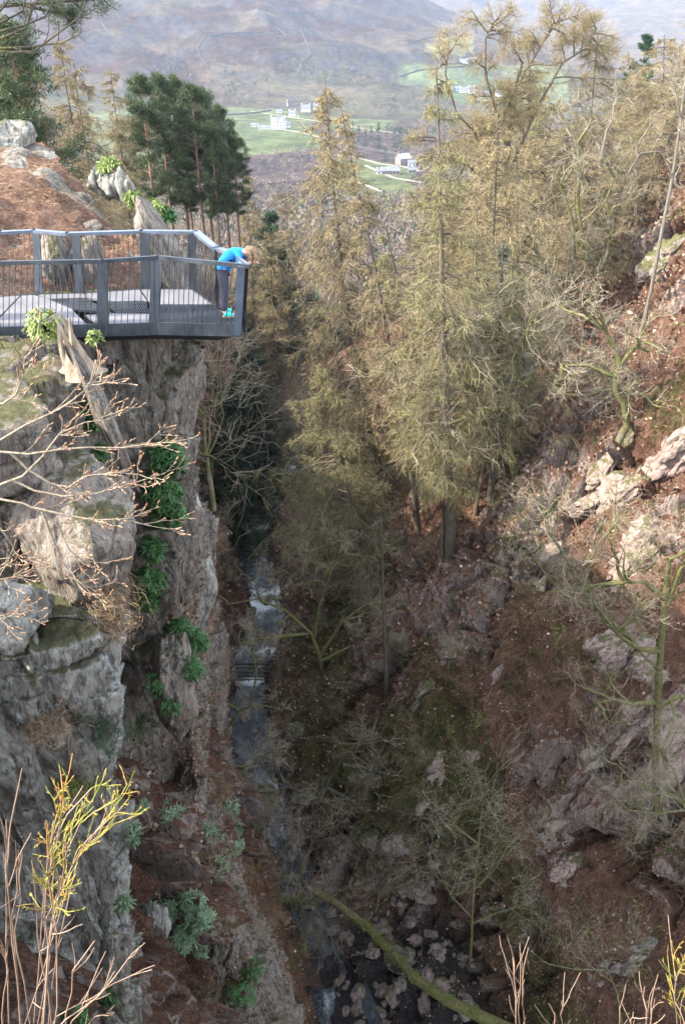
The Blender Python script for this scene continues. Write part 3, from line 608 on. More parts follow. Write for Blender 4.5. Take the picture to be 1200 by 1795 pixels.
ST = [(532, 1395, 1.5, 1.0, M_mossrock, 'moss-topped boulder in the gorge beside the dark dead trunk'),
 (462, 1448, 1.5, 1.3, M_pink, 'smooth purple boulder on the left bank near the water'),
 (432, 1370, 1.6, 1.0, M_pink, 'pale purple slab just under the white fall'),
 (520, 1480, 0.9, 0.6, M_pink, 'pale stone at the lip of the left slope'),
 (595, 1480, 1.4, 1.0, M_cliff2, 'brown boulder right of the dark dead trunk'),
 (472, 1053, 1.4, 1.0, M_pink, 'round pink boulder by the white rapid'),
 (440, 1075, 1.2, 0.9, M_cliff2, 'brown boulder left of the white rapid'),
 (437, 1100, 2.4, 0.8, M_cliff, 'flat grey boulder across the stream below the rapid'),
 (478, 855, 1.3, 1.0, M_cliff2, 'wet boulder between the two upper falls'),
 (520, 1285, 1.5, 1.2, M_mossrock, 'mossy bank boulder right of the quiet pool'),
 (690, 1480, 2.2, 1.3, M_cliff2, 'dark boulder heap under the thicket, largest stone'),
 (650, 1470, 1.3, 1.1, M_mossrock, 'green boulder left of the dark boulder heap'),
 (730, 1560, 1.8, 1.3, M_cliff2, 'wet dark boulder behind the fallen log'),
 (640, 1690, 1.3, 0.9, M_cliff2, 'wet black boulder beside the lowest white water'),
 (700, 1690, 1.8, 1.1, M_mossrock, 'mossy boulder under the fallen log'),
 (365, 1105, 1.2, 1.4, M_mossrock, 'moss-crusted rock at the right foot of the left cliff'),
 (395, 1160, 1.3, 2.8, M_mossrock, 'tall mossy rock edge beside the stream on the left'),
 (345, 1290, 1.1, 1.6, M_cliff2, 'pointed brown rock in the litter right of the near cliff'),
 (270, 1620, 0.7, 1.3, M_cliff, 'small pale pointed rock in the litter by the near cliff foot'),
 (400, 1010, 1.6, 1.0, M_mossrock, 'moss-covered block left of the stream weir'),
 (470, 1400, 2.2, 1.6, M_mossrock, 'large mossy boulder on the left bank just below the white fall'),
 (500, 1500, 2.0, 1.6, M_cliff2, 'brown boulder closing the channel above the fallen log'),
 (525, 1585, 1.8, 1.4, M_mossrock, 'mossy boulder left of the head of the fallen log'),
 (485, 1340, 1.3, 1.0, M_cliff2, 'brown boulder right of the white fall')]
for k, (px, py, ww, hh, mm, lab) in enumerate(ST):
    q = hit(px, py, 9)
    if k == 16: q = q + np.array([0.2, 0, -.6])
    place_rock((q[0], q[1] + 0.1, q[2] - 0.05), (ww, ww * 0.8, hh), 150 + k, mm, lab, jag=0.1 * ww, rot=(k * 7 % 20 - 10, k * 5 % 16 - 8, k * 40), sub=36)
# strewn stones of the streambed at the bottom
rs = np.random.RandomState(5); protos = [rockmesh((0.5, 0.4, 0.25), 300 + i, M_stone, 'stone', sub=10, smooth=False) for i in range(6)]
cnt = 0
for i in range(185):
    y = rs.uniform(18.5, 28); s = rs.uniform(0.2, 8.2); x = float(rx(y) + rw(y)) + s - 1.6
    o = protos[cnt] if cnt < 6 else protos[cnt % 6].copy()
    if cnt >= 6: COL.objects.link(o)
    k = rs.uniform(0.5, 1.7) ** 1.7; o.scale = (k, k, k); o.location = (x, y, gz(x, y) + 0.05 * k); o.rotation_euler = (rs.uniform(-.6, .6), rs.uniform(-.6, .6), rs.uniform(0, 6)); cnt += 1
    tag(o, 'wet brown stone strewn on the dark streambed beside the fallen log', 'stone', 'stones strewn on the streambed')
for i in range(112):
    y = rs.uniform(27, 92); sd = rs.choice([-1, 1]); x = float(rx(y) + sd * (rw(y) + rs.uniform(-1.1, 0.7)))
    o = protos[i % 6].copy(); COL.objects.link(o); k = rs.uniform(0.6, 1.5) ** 2.2; o.scale = (k, k, k); o.location = (x, y, float(rz(y)) + 0.15 * k); o.rotation_euler = (rs.uniform(-.5, .5), rs.uniform(-.5, .5), rs.uniform(0, 6))
    tag(o, 'loose stone lying along the edge of the upper stream', 'stone', 'stones along the stream edge')

# ---------------------------------------------------------------- what a sight line meets so far
bpy.context.view_layer.update(); _dg = bpy.context.evaluated_depsgraph_get()
_cache = {}
def surf(px, py, skip=3.0):
    d = Vector(ray(px, py)).normalized(); o = Vector((0, 0, 0)) + d * skip; ok, loc, nrm, *_ = SC.ray_cast(_dg, o, d)
    if not ok: q = hit(px, py); return q, np.array([0, 0, 1.0])
    return np.array(loc), np.array(nrm)
SURF = {k: surf(*k) for k in [(545, 1565), (730, 1690), (880, 1800), (95, 590), (130, 620), (155, 705), (162, 735), (175, 790), (283, 800), (285, 850), (290, 900), (268, 960), (262, 1010), (255, 1050), (310, 1100), (340, 1130), (330, 1170), (275, 1200), (300, 1235),
     (250, 1590), (300, 1590), (335, 1580), (350, 1610), (320, 1640), (345, 1670), (215, 1580), (230, 1460), (245, 1410), (300, 1420), (395, 1420), (415, 1455), (405, 1480), (360, 1460), (380, 1510), (440, 1700), (420, 1740), (190, 1285), (235, 1285), (140, 1370), (85, 1265), (190, 1040), (200, 1095), (385, 1390), (350, 1500), (300, 1500), (470, 1600), (350, 1750), (190, 1740), (130, 1780), (640, 1640), (1010, 1560), (1100, 1600), (760, 1560), (430, 960), (800, 1250), (870, 1150), (1000, 1200), (930, 1600), (1000, 1640), (700, 1290), (640, 1300), (950, 1100), (1120, 870), (520, 1560), (560, 1640)]}
# ================================================================ viewing platform
def metal(name, base, rough=0.5, metallic=0.6, var=0.5):
    M = Mat(name, rough, 0.5); M.b.inputs['Metallic'].default_value = metallic
    a = M.noise(1.6, 6, 0.7); b = M.noise(14, 5, 0.75); st = M.noise(5, 5, 0.7, M.mapv((3, 3, 0.3)))
    v = M.math('ADD', M.math('MULTIPLY', a, 0.4), M.math('ADD', M.math('MULTIPLY', b, 0.25), M.math('MULTIPLY', st, 0.35)))
    col = M.ramp(v, (0.36, tuple(c * (1 - var) for c in base)), (0.5, base), (0.64, tuple(min(1, c * (1 + var)) for c in base)))
    return M.done(col, M.bump(b, 0.004, 0.6), M.ramp(a, (0.35, rough - 0.12), (0.65, rough + 0.2)))
M_steel = metal('weathered_steel', (0.05, 0.058, 0.07)); M_galv = metal('galvanised_plate', (0.125, 0.15, 0.195), 0.42, 0.5, 0.3)
M_dark = metal('dark_underside', (0.02, 0.02, 0.022), 0.6, 0.3); M_deck = metal('deck_sheet', (0.14, 0.137, 0.147), 0.6, 0.25, 0.35)
ZD, ZR = -4.8, -3.66
def platform():
    root = thing('viewing_platform', (-5.0, 15.2, ZD), 'cantilevered grey steel viewing platform jutting out over the cliff', 'platform')
    bp = root.location.copy()
    def B(m, name, mat, label=None, parent=None):
        if parent is None:
            m.v = [v - np.array(bp) for v in m.v]; return m.build(name, mat, root, label=label)
        m.v = [v - np.array(bp) for v in m.v]; return m.build(name, mat, parent, label=label)
    P = lambda x, y: at_z(x, y, ZD); Q = lambda x, y: at_z(x, y, ZR)
    fd = [P(-190, 574), P(0, 574), P(172, 569), P(276, 566), P(420, 569), P(428, 556)]          # front and nose of the deck
    bd = [P(-190, 512), P(0, 520), P(64, 516), P(148, 514), P(244, 507), P(336, 507), P(374, 534), P(402, 546)]
    fr = [Q(-190, 466), Q(0, 461), Q(180, 458), Q(278, 451), Q(437, 467)]; br = [Q(-190, 410), Q(0, 408), Q(60, 405), Q(118, 410), Q(248, 406), Q(344, 407), Q(379, 436), Q(405, 443), Q(437, 466)]
    # deck sheets with dark grating between
    def sheet(pts, z0=0.0, th=0.05, name='deck_panel', mat=M_deck, label=None):
        m = MB(); t = [np.array([p[0], p[1], ZD + z0]) for p in pts]; b = [q - np.array([0, 0, th]) for q in t]; m.hull(b, t); return B(m, name, mat, label)
    L = lambda a, b, t: np.array(a) * (1 - t) + np.array(b) * t
    whole = [fd[0], fd[1], fd[2], fd[3], fd[4], fd[5], bd[7], bd[6], bd[5], bd[4], bd[3], bd[2], bd[1], bd[0]]
    def gratepoly(pts, n, along, name='floor_grating'):
        m = MB(); c = [np.array([p[0], p[1], ZD - 0.012]) for p in pts]
        for k in range(n + 1):
            t = k / n; a = L(c[0], c[1], t); b = L(c[3], c[2], t); m.bar(a, b, 0.015, 0.05)
        for k in range(5):
            t = k / 4; m.bar(L(c[0], c[3], t), L(c[1], c[2], t), 0.02, 0.05)
        return B(m, name, M_steel)
    D = lambda x, y: P(x, y)
    # pale sheets
    sheet([D(-190, 574), D(0, 573), D(-2, 556), D(36, 517), D(0, 520), D(-190, 512)], label='pale sheet at the landward end')
    sheet([D(2, 572), D(152, 568), D(124, 540), D(84, 524), D(60, 517), D(38, 518), D(0, 558)])
    sheet([D(178, 568), D(262, 565), D(262, 550), D(200, 549), D(150, 552)])
    sheet([D(66, 516), D(148, 514), D(150, 522), D(90, 524)])
    sheet([D(150, 514), D(244, 507), D(258, 528), D(216, 530), D(150, 521)])
    sheet([D(248, 507), D(336, 507), D(370, 533), D(284, 533), D(262, 529)])
    gratepoly([D(264, 564), D(280, 535), D(372, 536), D(418, 567)], 26, 0)
    gratepoly([D(186, 530), D(252, 528), D(262, 548), D(206, 549)], 16, 0)
    gratepoly([D(88, 525), D(148, 523), D(196, 549), D(126, 541)], 16, 0)
    # frame round the deck and dark pan under it
    def beam(path, zt, h, w, name, mat=M_steel, label=None):
        m = MB()
        for a, b in zip(path[:-1], path[1:]):
            a = np.array([a[0], a[1], zt - h / 2]); b = np.array([b[0], b[1], zt - h / 2]); m.bar(a, b, w, h, ext=w * 0.3)
        return B(m, name, mat, label)
    beam(fd, ZD + 0.012, 0.24, 0.035, 'edge_beam', label='deep front edge beam')
    beam([fd[5], bd[7], bd[6], bd[5], bd[4], bd[3], bd[2], bd[1], bd[0]], ZD + 0.008, 0.2, 0.03, 'edge_beam')
    m = MB(); top = [np.array([p[0], p[1], ZD - 0.2]) for p in whole]; cen = np.mean(top, 0)
    bot = [L(t, cen, 0.16) + np.array([0, 0, -0.16 - 0.10 * sstep(-3, -9, t[0])]) for t in top]; m.hull(bot, top); B(m, 'under_frame', M_dark)
    # skirt plates of the nose
    m = MB(); q0, q1, q2 = fd[4], fd[5], bd[7]
    c0 = np.array([q0[0], q0[1], ZD - 0.23]); m.hull([c0, np.array([q1[0] - .1, q1[1], ZD - .32]), np.array([q2[0] - .1, q2[1], ZD - .3])], [np.array([*q0[:2], ZD + .02]), np.array([*q1[:2], ZD + 0.02]), np.array([*q2[:2], ZD + .02])]); B(m, 'nose_plate', M_galv)
    # handrails
    def rail(path, w, h, mat, label):
        m = MB()
        for a, b in zip(path[:-1], path[1:]): m.bar(a, b, w, h, ext=w * 0.25)
        return B(m, 'handrail', mat, label)
    rail(fr, 0.065, 0.07, M_steel, 'dark front handrail'); rail(br[:6], 0.13, 0.06, M_galv, 'broad pale rear handrail')
    rail(br[7:], 0.05, 0.045, M_galv, 'thin nose handrail'); rail(br[5:8], 0.14, 0.06, M_galv, 'pale handrail stepping down towards the nose')
    # lower rail lines and balusters
    def balus(rp, dp, gap, label):
        lr = np.concatenate([[0], np.cumsum(np.linalg.norm(np.diff(np.array(rp), axis=0), axis=1))]); tot = lr[-1]
        ld = np.concatenate([[0], np.cumsum(np.linalg.norm(np.diff(np.array(dp), axis=0), axis=1))])
        n = int(tot / gap); RP = np.array(rp); DP = np.array(dp)
        for k in range(1, n):
            # posts tie both lines together: interpolate by matched node parameter
            u = k / n * (len(rp) - 1) if False else np.interp(k / n * tot, lr, range(len(rp)))
            i = min(int(u), len(rp) - 2); f = u - i; a = L(RP[i], RP[i + 1], f); b = L(DP[i], DP[i + 1], f)
            m = MB(); m.tubes(np.array([b, a]), 0.008, 0.008, 5); B(m, 'baluster', M_steel)
    balus(fr, [fd[0], fd[1], fd[2], fd[3], fd[4]], 0.105, '')
    balus(br[:8], bd, 0.105, '')
    balus([fr[4] + np.array([-.02, .1, 0]), br[8] + np.array([-.1, .5, 0])], [fd[4] + np.array([0, .05, 0]), bd[7]], 0.11, '')
    # flat plate posts
    def post(top, bot, w, t, mat=M_steel, label=None, dirv=(1, 0, 0)):
        m = MB(); a = np.array(bot, float); b = np.array(top, float); a[2] -= 0.2; m.bar(a, b, w, t, up=dirv)
        return B(m, 'post', mat, label)
    for (rp, dp) in ((fr[2], P(178, 568)), (fr[3] - np.array([0.02, 0, 0]), P(267, 565))):
        post(rp, dp + np.array([0, -0.02, 0]), 0.05, 0.19, label='leaning front post')
    post(Q(423, 467), P(414, 569), 0.05, 0.14, M_galv, 'pale end post at the nose')
    post(Q(432, 466), P(425, 562), 0.05, 0.08, M_steel, 'dark outer post at the nose')
    for (x0, y0, x1, y1, ww) in ((64, 410, 67, 516, 0.15), (133, 412, 139, 514, 0.17), (254, 408, 253, 506, 0.2), (336, 409, 337, 507, 0.16), (379, 438, 380, 536, 0.06)):
        post(Q(x0, y0), P(x1, y1), 0.05, ww, M_steel, dirv=(1, 0, 0))
    return root
platform()
# ================================================================ the child leaning over the rail
def skin(name, verts, edges, rad, mat, parent, lvl=2, smooth=True):
    me = bpy.data.meshes.new(name); me.from_pydata([tuple(v) for v in verts], edges, []); o = bpy.data.objects.new(name, me); COL.objects.link(o)
    o.parent = parent; md = o.modifiers.new('skin', 'SKIN'); md.use_smooth_shade = True; md.branch_smoothing = 0.6
    for i, v in enumerate(me.skin_vertices[0].data):
        r = rad[i]; v.radius = r if isinstance(r, tuple) else (r, r); v.use_root = (i == 0)
    s = o.modifiers.new('sub', 'SUBSURF'); s.levels = lvl; s.render_levels = lvl; me.materials.append(mat); return o
def cloth(name, col, rough=0.8, fold=0.012, var=0.25):
    M = Mat(name, rough, 0.25); n = M.noise(9, 4, 0.6); w = M.noise(160, 2); c = M.ramp(n, (0.3, tuple(k * (1 - var) for k in col)), (0.7, tuple(min(1, k * (1 + var)) for k in col)))
    return M.done(c, M.bump(M.math('ADD', n, M.math('MULTIPLY', w, 0.05)), fold, 1.0))
def person():
    foot = at_z(402, 553, ZD + 0.01)
    root = thing('person', tuple(foot), 'child in blue jacket and grey trousers bent over the rail at the platform nose', 'person', scale=1.1)
    Mskin = cloth('skin', (0.62, 0.36, 0.27), 0.6, 0.002, 0.08); Mj = cloth('blue_jacket', (0.015, 0.22, 0.62)); Mt = cloth('grey_trousers', (0.055, 0.055, 0.075))
    Mb = cloth('black_trim', (0.015, 0.015, 0.018)); Mh = Mat('blonde_hair', 0.6, 0.35)
    hn = Mh.noise(30, 4, 0.7, Mh.mapv((4, 4, 0.6))); Mh_ = Mh.done(Mh.ramp(hn, (0.3, (0.10, 0.06, 0.035)), (0.5, (0.24, 0.16, 0.095)), (0.7, (0.46, 0.34, 0.22))), Mh.bump(hn, 0.01, 1.0))
    Ms = cloth('turquoise_shoe', (0.03, 0.55, 0.52), 0.5); Msole = cloth('shoe_sole', (0.30, 0.2, 0.11), 0.8)
    # body axes: +x over the nose of the platform, slight forward lean away from the viewer
    bv = [(-0.04, 0.04, 0.78), (0.02, 0.04, 0.90), (0.16, 0.03, 1.04), (0.28, 0.02, 1.09), (0.37, 0.0, 1.10),      # pelvis..neck
          (0.46, -0.01, 1.04), (0.49, -0.01, 0.97),                                                                    # head, face
          (-0.06, -0.06, 0.72), (-0.05, -0.07, 0.42), (-0.08, -0.07, 0.08), (0.0, -0.085, 0.035),                      # near leg
          (-0.06, 0.13, 0.72), (-0.06, 0.16, 0.42), (-0.13, 0.17, 0.08), (-0.05, 0.18, 0.035),                         # far leg
          (0.24, -0.11, 1.02), (0.26, -0.15, 0.90), (0.40, -0.12, 0.93), (0.46, -0.10, 0.945),                         # near arm folded on the rail
          (0.24, 0.15, 1.03), (0.27, 0.20, 0.92), (0.40, 0.16, 0.96), (0.46, 0.13, 0.97)]
    be = [(0, 1), (1, 2), (2, 3), (3, 4), (4, 5), (5, 6), (0, 7), (7, 8), (8, 9), (9, 10), (0, 11), (11, 12), (12, 13), (13, 14), (3, 15), (15, 16), (16, 17), (17, 18), (3, 19), (19, 20), (20, 21), (21, 22)]
    rr = [(0.10, 0.11), 0.09, (0.095, 0.11), 0.085, 0.045, 0.088, 0.07, 0.07, 0.05, 0.034, 0.03, 0.07, 0.05, 0.034, 0.03, 0.042, 0.034, 0.026, 0.022, 0.042, 0.034, 0.026, 0.022]
    body = skin('body', bv, be, rr, Mskin, root)
    # jacket: torso and upper sleeves, hem over the hips
    jv = [(-0.06, 0.04, 0.72), (-0.03, 0.04, 0.86), (0.05, 0.035, 0.975), (0.16, 0.03, 1.055), (0.26, 0.02, 1.09), (0.325, 0.01, 1.105),
          (0.25, -0.12, 1.035), (0.27, -0.165, 0.90), (0.38, -0.13, 0.935), (0.25, 0.155, 1.04), (0.275, 0.21, 0.92), (0.38, 0.17, 0.965)]
    je = [(0, 1), (1, 2), (2, 3), (3, 4), (4, 5), (4, 6), (6, 7), (7, 8), (4, 9), (9, 10), (10, 11)]
    jr = [(0.135, 0.145), (0.13, 0.135), (0.13, 0.135), (0.125, 0.14), (0.11, 0.125), 0.062, 0.068, 0.052, 0.042, 0.068, 0.052, 0.042]
    jk = skin('jacket', jv, je, jr, Mj, root)
    m = MB(); m.tubes(np.array([(0.10, -0.105, 0.98), (0.12, -0.118, 0.92), (0.115, -0.11, 0.86)]), 0.035, 0.03, 8); m.build('dark_side_panel', Mb, jk, smooth=True)
    m = MB(); m.box((0.275, -0.225, 0.955), (0.035, 0.008, 0.045)); m.build('sleeve_badge', cloth('badge', (0.7, 0.7, 0.72)), jk)
    tv = [(-0.05, 0.04, 0.84), (-0.06, -0.055, 0.72), (-0.045, -0.07, 0.42), (-0.08, -0.07, 0.09), (-0.06, 0.13, 0.72), (-0.055, 0.16, 0.42), (-0.13, 0.17, 0.09)]
    skin('trousers', tv, [(0, 1), (1, 2), (2, 3), (0, 4), (4, 5), (5, 6)], [(0.115, 0.12), 0.088, 0.072, 0.062, 0.088, 0.072, 0.062], Mt, root)
    for (x, y) in ((-0.03, -0.08), (-0.08, 0.175)):
        s = skin('shoe', [(x - 0.06, y, 0.045), (x, y, 0.05), (x + 0.08, y - 0.005, 0.035), (x + 0.12, y, 0.03)], [(0, 1), (1, 2), (2, 3)], [0.04, 0.045, 0.035, 0.026], Ms, root)
        m = MB(); m.box((x + 0.03, y, 0.008), (0.22, 0.075, 0.022)); m.build('sole', Msole, s)
    # hair: falls forward over the head
    hv = [(0.34, 0.0, 1.17), (0.42, -0.01, 1.15), (0.49, -0.01, 1.10), (0.525, -0.01, 1.03), (0.53, -0.01, 0.96), (0.42, -0.04, 1.07), (0.40, -0.05, 0.99), (0.47, -0.06, 1.0)]
    hr_ = skin('hair', hv, [(0, 1), (1, 2), (2, 3), (3, 4), (1, 5), (5, 6), (2, 7)], [0.035, 0.075, 0.085, 0.07, 0.045, 0.07, 0.04, 0.05], Mh_, root)
    rs = np.random.RandomState(2); p0 = np.array([0.45, -0.01, 1.09]) + rs.normal(0, 1, (260, 3)) * [0.05, 0.05, 0.04]
    d = norm(np.stack([0.25 + 0 * p0[:, 0] + rs.normal(0, .35, 260), rs.normal(0, .4, 260), -0.9 + 0 * p0[:, 0]], 1))
    pp = np.stack([p0, p0 + d * 0.07 + [0.02, 0, 0.01], p0 + d * 0.16], 1); m = MB(); m.tubes(pp, 0.007, 0.002, 3); m.build('loose_strands', Mh_, hr_)
    # hands: palm and five curled fingers each, clasped on the rail
    for sy, hx in ((-0.10, (0.47, -0.095, 0.95)), (0.10, (0.47, 0.12, 0.975))):
        c = np.array(hx); V = [c, c + [0.045, 0.0, 0.0]]; E = [(0, 1)]; rad = [(0.018, 0.026), (0.016, 0.03)]
        for f, (dy, ln) in enumerate(((-0.027, 0.05), (-0.009, 0.058), (0.009, 0.055), (0.027, 0.043))):
            b = len(V); V += [c + [0.055, dy, 0], c + [0.055 + ln * 0.6, dy, -0.008], c + [0.05 + ln * 0.8, dy, -0.035]]; E += [(1, b), (b, b + 1), (b + 1, b + 2)]; rad += [0.009, 0.008, 0.007]
        b = len(V); V += [c + [0.02, 0.035 if sy < 0 else -0.035, 0.0], c + [0.045, 0.05 if sy < 0 else -0.05, -0.012]]; E += [(0, b), (b, b + 1)]; rad += [0.011, 0.009]
        skin('hand', V, E, rad, Mskin, body, 1)
    return root
person()
# ================================================================ vegetation generators
def grow(p0, d0, L, K, wig, trop, rng):
    N = len(p0); P = np.zeros((N, K, 3)); P[:, 0] = p0; d = norm(np.array(d0, float)); L = np.broadcast_to(L, (N,))
    for k in range(1, K):
        t = np.array(trop(k / (K - 1)) if callable(trop) else trop, float)
        d = norm(d + rng.normal(0, wig, (N, 3)) + t); P[:, k] = P[:, k - 1] + d * (L / (K - 1))[:, None]
    return P
def spawn(P, n, t0, t1, ang, rng, flat=1.0, jit=0.25, ends=False):
    N, K, _ = P.shape; idx = np.repeat(np.arange(N), n); t = rng.uniform(t0, t1, N * n)
    if ends: t[::n] = 1.0
    f = np.clip(t * (K - 1), 0, K - 1.001); i = f.astype(int); fr = (f - i)[:, None]
    a, b = P[idx, i], P[idx, i + 1]; pos = a * (1 - fr) + b * fr; T = norm(b - a)
    r = rng.normal(0, 1, (N * n, 3)); r[:, 2] *= flat; r = norm(r - (r * T).sum(1)[:, None] * T)
    an = ang + rng.normal(0, jit, N * n); d = T * np.cos(an)[:, None] + r * np.sin(an)[:, None]
    if flat < 1: d[:, 2] *= 0.6 + 0.4 * flat
    return pos, norm(d), idx, t
def leafmat(name, lo, hi, rough=0.6, trans=0.25, jit=0.5):
    M = Mat(name, rough, 0.3); r = M.island(); n = M.noise(0.7, 2)
    c = M.ramp(M.math('ADD', M.math('MULTIPLY', r, jit), M.math('MULTIPLY', n, 1 - jit)), (0.2, lo), (0.8, hi)); return M.done(c, trans=trans)
def barkmat(name, a, b, moss=0.0, orange=None, sc=8):
    M = Mat(name, 0.95, 0.1); n = M.noise(sc, 5, 0.7, M.mapv((1, 1, 0.3))); c = M.ramp(n, (0.32, a), (0.68, b))
    if orange: c = M.mix(M.ramp(M.noise(0.3, 2), (0.35, 0), (0.55, 0.9)), c, orange)
    if moss: c = M.mix(M.ramp(M.noise(1.4, 5, 0.7), (0.62 - moss * .35, 0.0), (0.75 - moss * .35, 0.9)), c, M.ramp(M.noise(9, 3), (0.3, (0.06, 0.062, 0.02)), (0.7, (0.17, 0.165, 0.06))))
    return M.done(c, M.bump(n, 0.03, 1.0))
def twigmat(name, a, b):
    M = Mat(name, 0.9, 0.1); r = M.math('ADD', M.math('MULTIPLY', M.island(), 0.6), M.math('MULTIPLY', M.noise(0.6, 3), 0.4)); return M.done(M.ramp(r, (0.15, a), (0.85, b)))
B_larch = barkmat('larch_bark', (0.055, 0.045, 0.035), (0.16, 0.135, 0.10), moss=0.2)
B_pine = barkmat('pine_bark', (0.07, 0.05, 0.038), (0.19, 0.13, 0.10), orange=(0.20, 0.12, 0.085), sc=3)
B_oak = barkmat('lichen_bark', (0.10, 0.09, 0.07), (0.26, 0.24, 0.20), moss=0.7)
B_pale = barkmat('pale_bark', (0.085, 0.076, 0.058), (0.20, 0.18, 0.145), moss=0.1)
B_moss = barkmat('mossy_bark', (0.06, 0.05, 0.035), (0.17, 0.14, 0.10), moss=0.8)
B_dark = barkmat('dark_bark', (0.03, 0.028, 0.024), (0.09, 0.08, 0.065), moss=0.3)
T_tan = twigmat('larch_twigs', (0.105, 0.082, 0.043), (0.33, 0.265, 0.145)); T_olive = twigmat('olive_larch_twigs', (0.085, 0.078, 0.036), (0.27, 0.245, 0.12))
T_brown = twigmat('brown_larch_twigs', (0.09, 0.074, 0.046), (0.29, 0.24, 0.155))
T_pale = twigmat('pale_twigs', (0.13, 0.108, 0.075), (0.37, 0.32, 0.24)); T_grey = twigmat('grey_brown_twigs', (0.11, 0.085, 0.06), (0.29, 0.235, 0.175))
T_moss = twigmat('mossy_twigs', (0.12, 0.12, 0.03), (0.36, 0.34, 0.12))
N_pine = leafmat('pine_needles', (0.015, 0.032, 0.014), (0.085, 0.115, 0.045)); N_spruce = leafmat('spruce_needles', (0.012, 0.034, 0.018), (0.05, 0.10, 0.045))
N_blue = leafmat('blue_spruce_needles', (0.02, 0.05, 0.05), (0.08, 0.14, 0.13)); N_yew = leafmat('dark_evergreen_leaves', (0.01, 0.025, 0.014), (0.04, 0.075, 0.03))
N_young = leafmat('young_green_needles', (0.03, 0.07, 0.015), (0.14, 0.22, 0.06))
L_rhodo = leafmat('glossy_leaves', (0.018, 0.06, 0.016), (0.07, 0.17, 0.045), 0.32, 0.15); L_pale = leafmat('pale_green_leaves', (0.10, 0.17, 0.09), (0.27, 0.38, 0.22), 0.45)
def tree_root(name, label, cat, group=None): return thing(name, (0, 0, 0), label, cat, group)
def trunkpath(H, lean, bend, rng, K=14, wob=0.012):
    t = np.linspace(0, 1, K); P = np.zeros((K, 3)); P[:, 2] = t * H
    P[:, 0] = lean[0] * t * H + bend[0] * H * np.sin(t * 3.14) * 0.5; P[:, 1] = lean[1] * t * H + bend[1] * H * np.sin(t * 3.14) * 0.5
    P[1:, :2] += np.cumsum(rng.normal(0, wob * H / K, (K - 1, 2)), 0); P[0, 2] = -0.8; return P
def larch(name, label, H=30, seed=1, lean=(0, 0), bend=(0, 0), cb=0.18, W=4.5, dens=8.0, twig=None, bark=None, tw=1.0, group=None, r0=None, one=0.0, cat='larch', droop=0.15, dead=0.0, asym=0.0, inner=0.2, n2=11, n3=10):
    rng = np.random.RandomState(seed); root = tree_root(name, label, cat, group); T = trunkpath(H, lean, bend, rng); r0 = r0 or H * 0.0085
    m = MB(); m.tubes(T, r0, 0.03, 8, power=0.9); m.build('trunk', bark or B_larch, root, smooth=True)
    nb = int(H * dens); t = cb + (1 - cb) * np.sort(rng.rand(nb)) ** 1.2 * 0.985
    f = t * (len(T) - 1); i = np.minimum(f.astype(int), len(T) - 2); p0 = T[i] * (1 - (f - i))[:, None] + T[i + 1] * (f - i)[:, None]
    u = (t - cb) / (1 - cb); az = rng.uniform(0, 6.28, nb); L = (W * (1 - u) ** 0.75 * (0.35 + 0.65 * np.minimum(1, u / 0.18)) + 0.35) * rng.uniform(0.45, 1.12, nb)
    L *= 1 + asym * np.cos(az); L *= np.where(rng.rand(nb) < 0.06, 1.35, 1)
    el = 0.25 * (2 * u - 1) + rng.normal(0, 0.12, nb) + 0.05
    d = np.stack([np.cos(az) * np.cos(el), np.sin(az) * np.cos(el), np.sin(el)], 1)
    br = grow(p0, d, L, 7, 0.07, lambda s: (0, 0, -droop * 1.3 if s < 0.55 else droop * 0.9), rng)
    m = MB(); m.tubes(br, 0.018 + 0.012 * L * 0.55, 0.008, 4, 0)
    q, dd, ix, tt = spawn(br, n2, inner, 1.0, 0.95, rng, flat=0.5)
    L2 = L[ix] * 0.36 * (1.15 - 0.7 * tt) * rng.uniform(.5, 1.3, len(q)) + 0.15; s2 = grow(q, dd, L2, 4, 0.09, (0, 0, -0.20), rng)
    m.tubes(s2, 0.013 * tw, 0.006 * tw, 3, 0)
    q, dd, ix, tt = spawn(s2, n3, 0.05, 1.0, 0.8, rng, flat=0.8)
    s3 = grow(q, dd, np.minimum(0.7, L2[ix] * 0.6 + 0.08) * rng.uniform(0.5, 1.3, len(q)), 3, 0.1, (0, 0, -0.28), rng); m.tubes(s3, 0.010 * tw, 0.004 * tw, 2, 1)
    q, dd, ix, tt = spawn(br, 7, inner, 1.0, 1.1, rng); s4 = grow(q, dd, rng.uniform(0.1, 0.5, len(q)) * np.minimum(1, L[ix] * .5 + .2), 3, 0.15, (0, 0, -0.3), rng); m.tubes(s4, 0.012 * tw, 0.005 * tw, 2, 1)
    m.build('crown', [bark or B_larch, twig or T_tan], root)
    return root
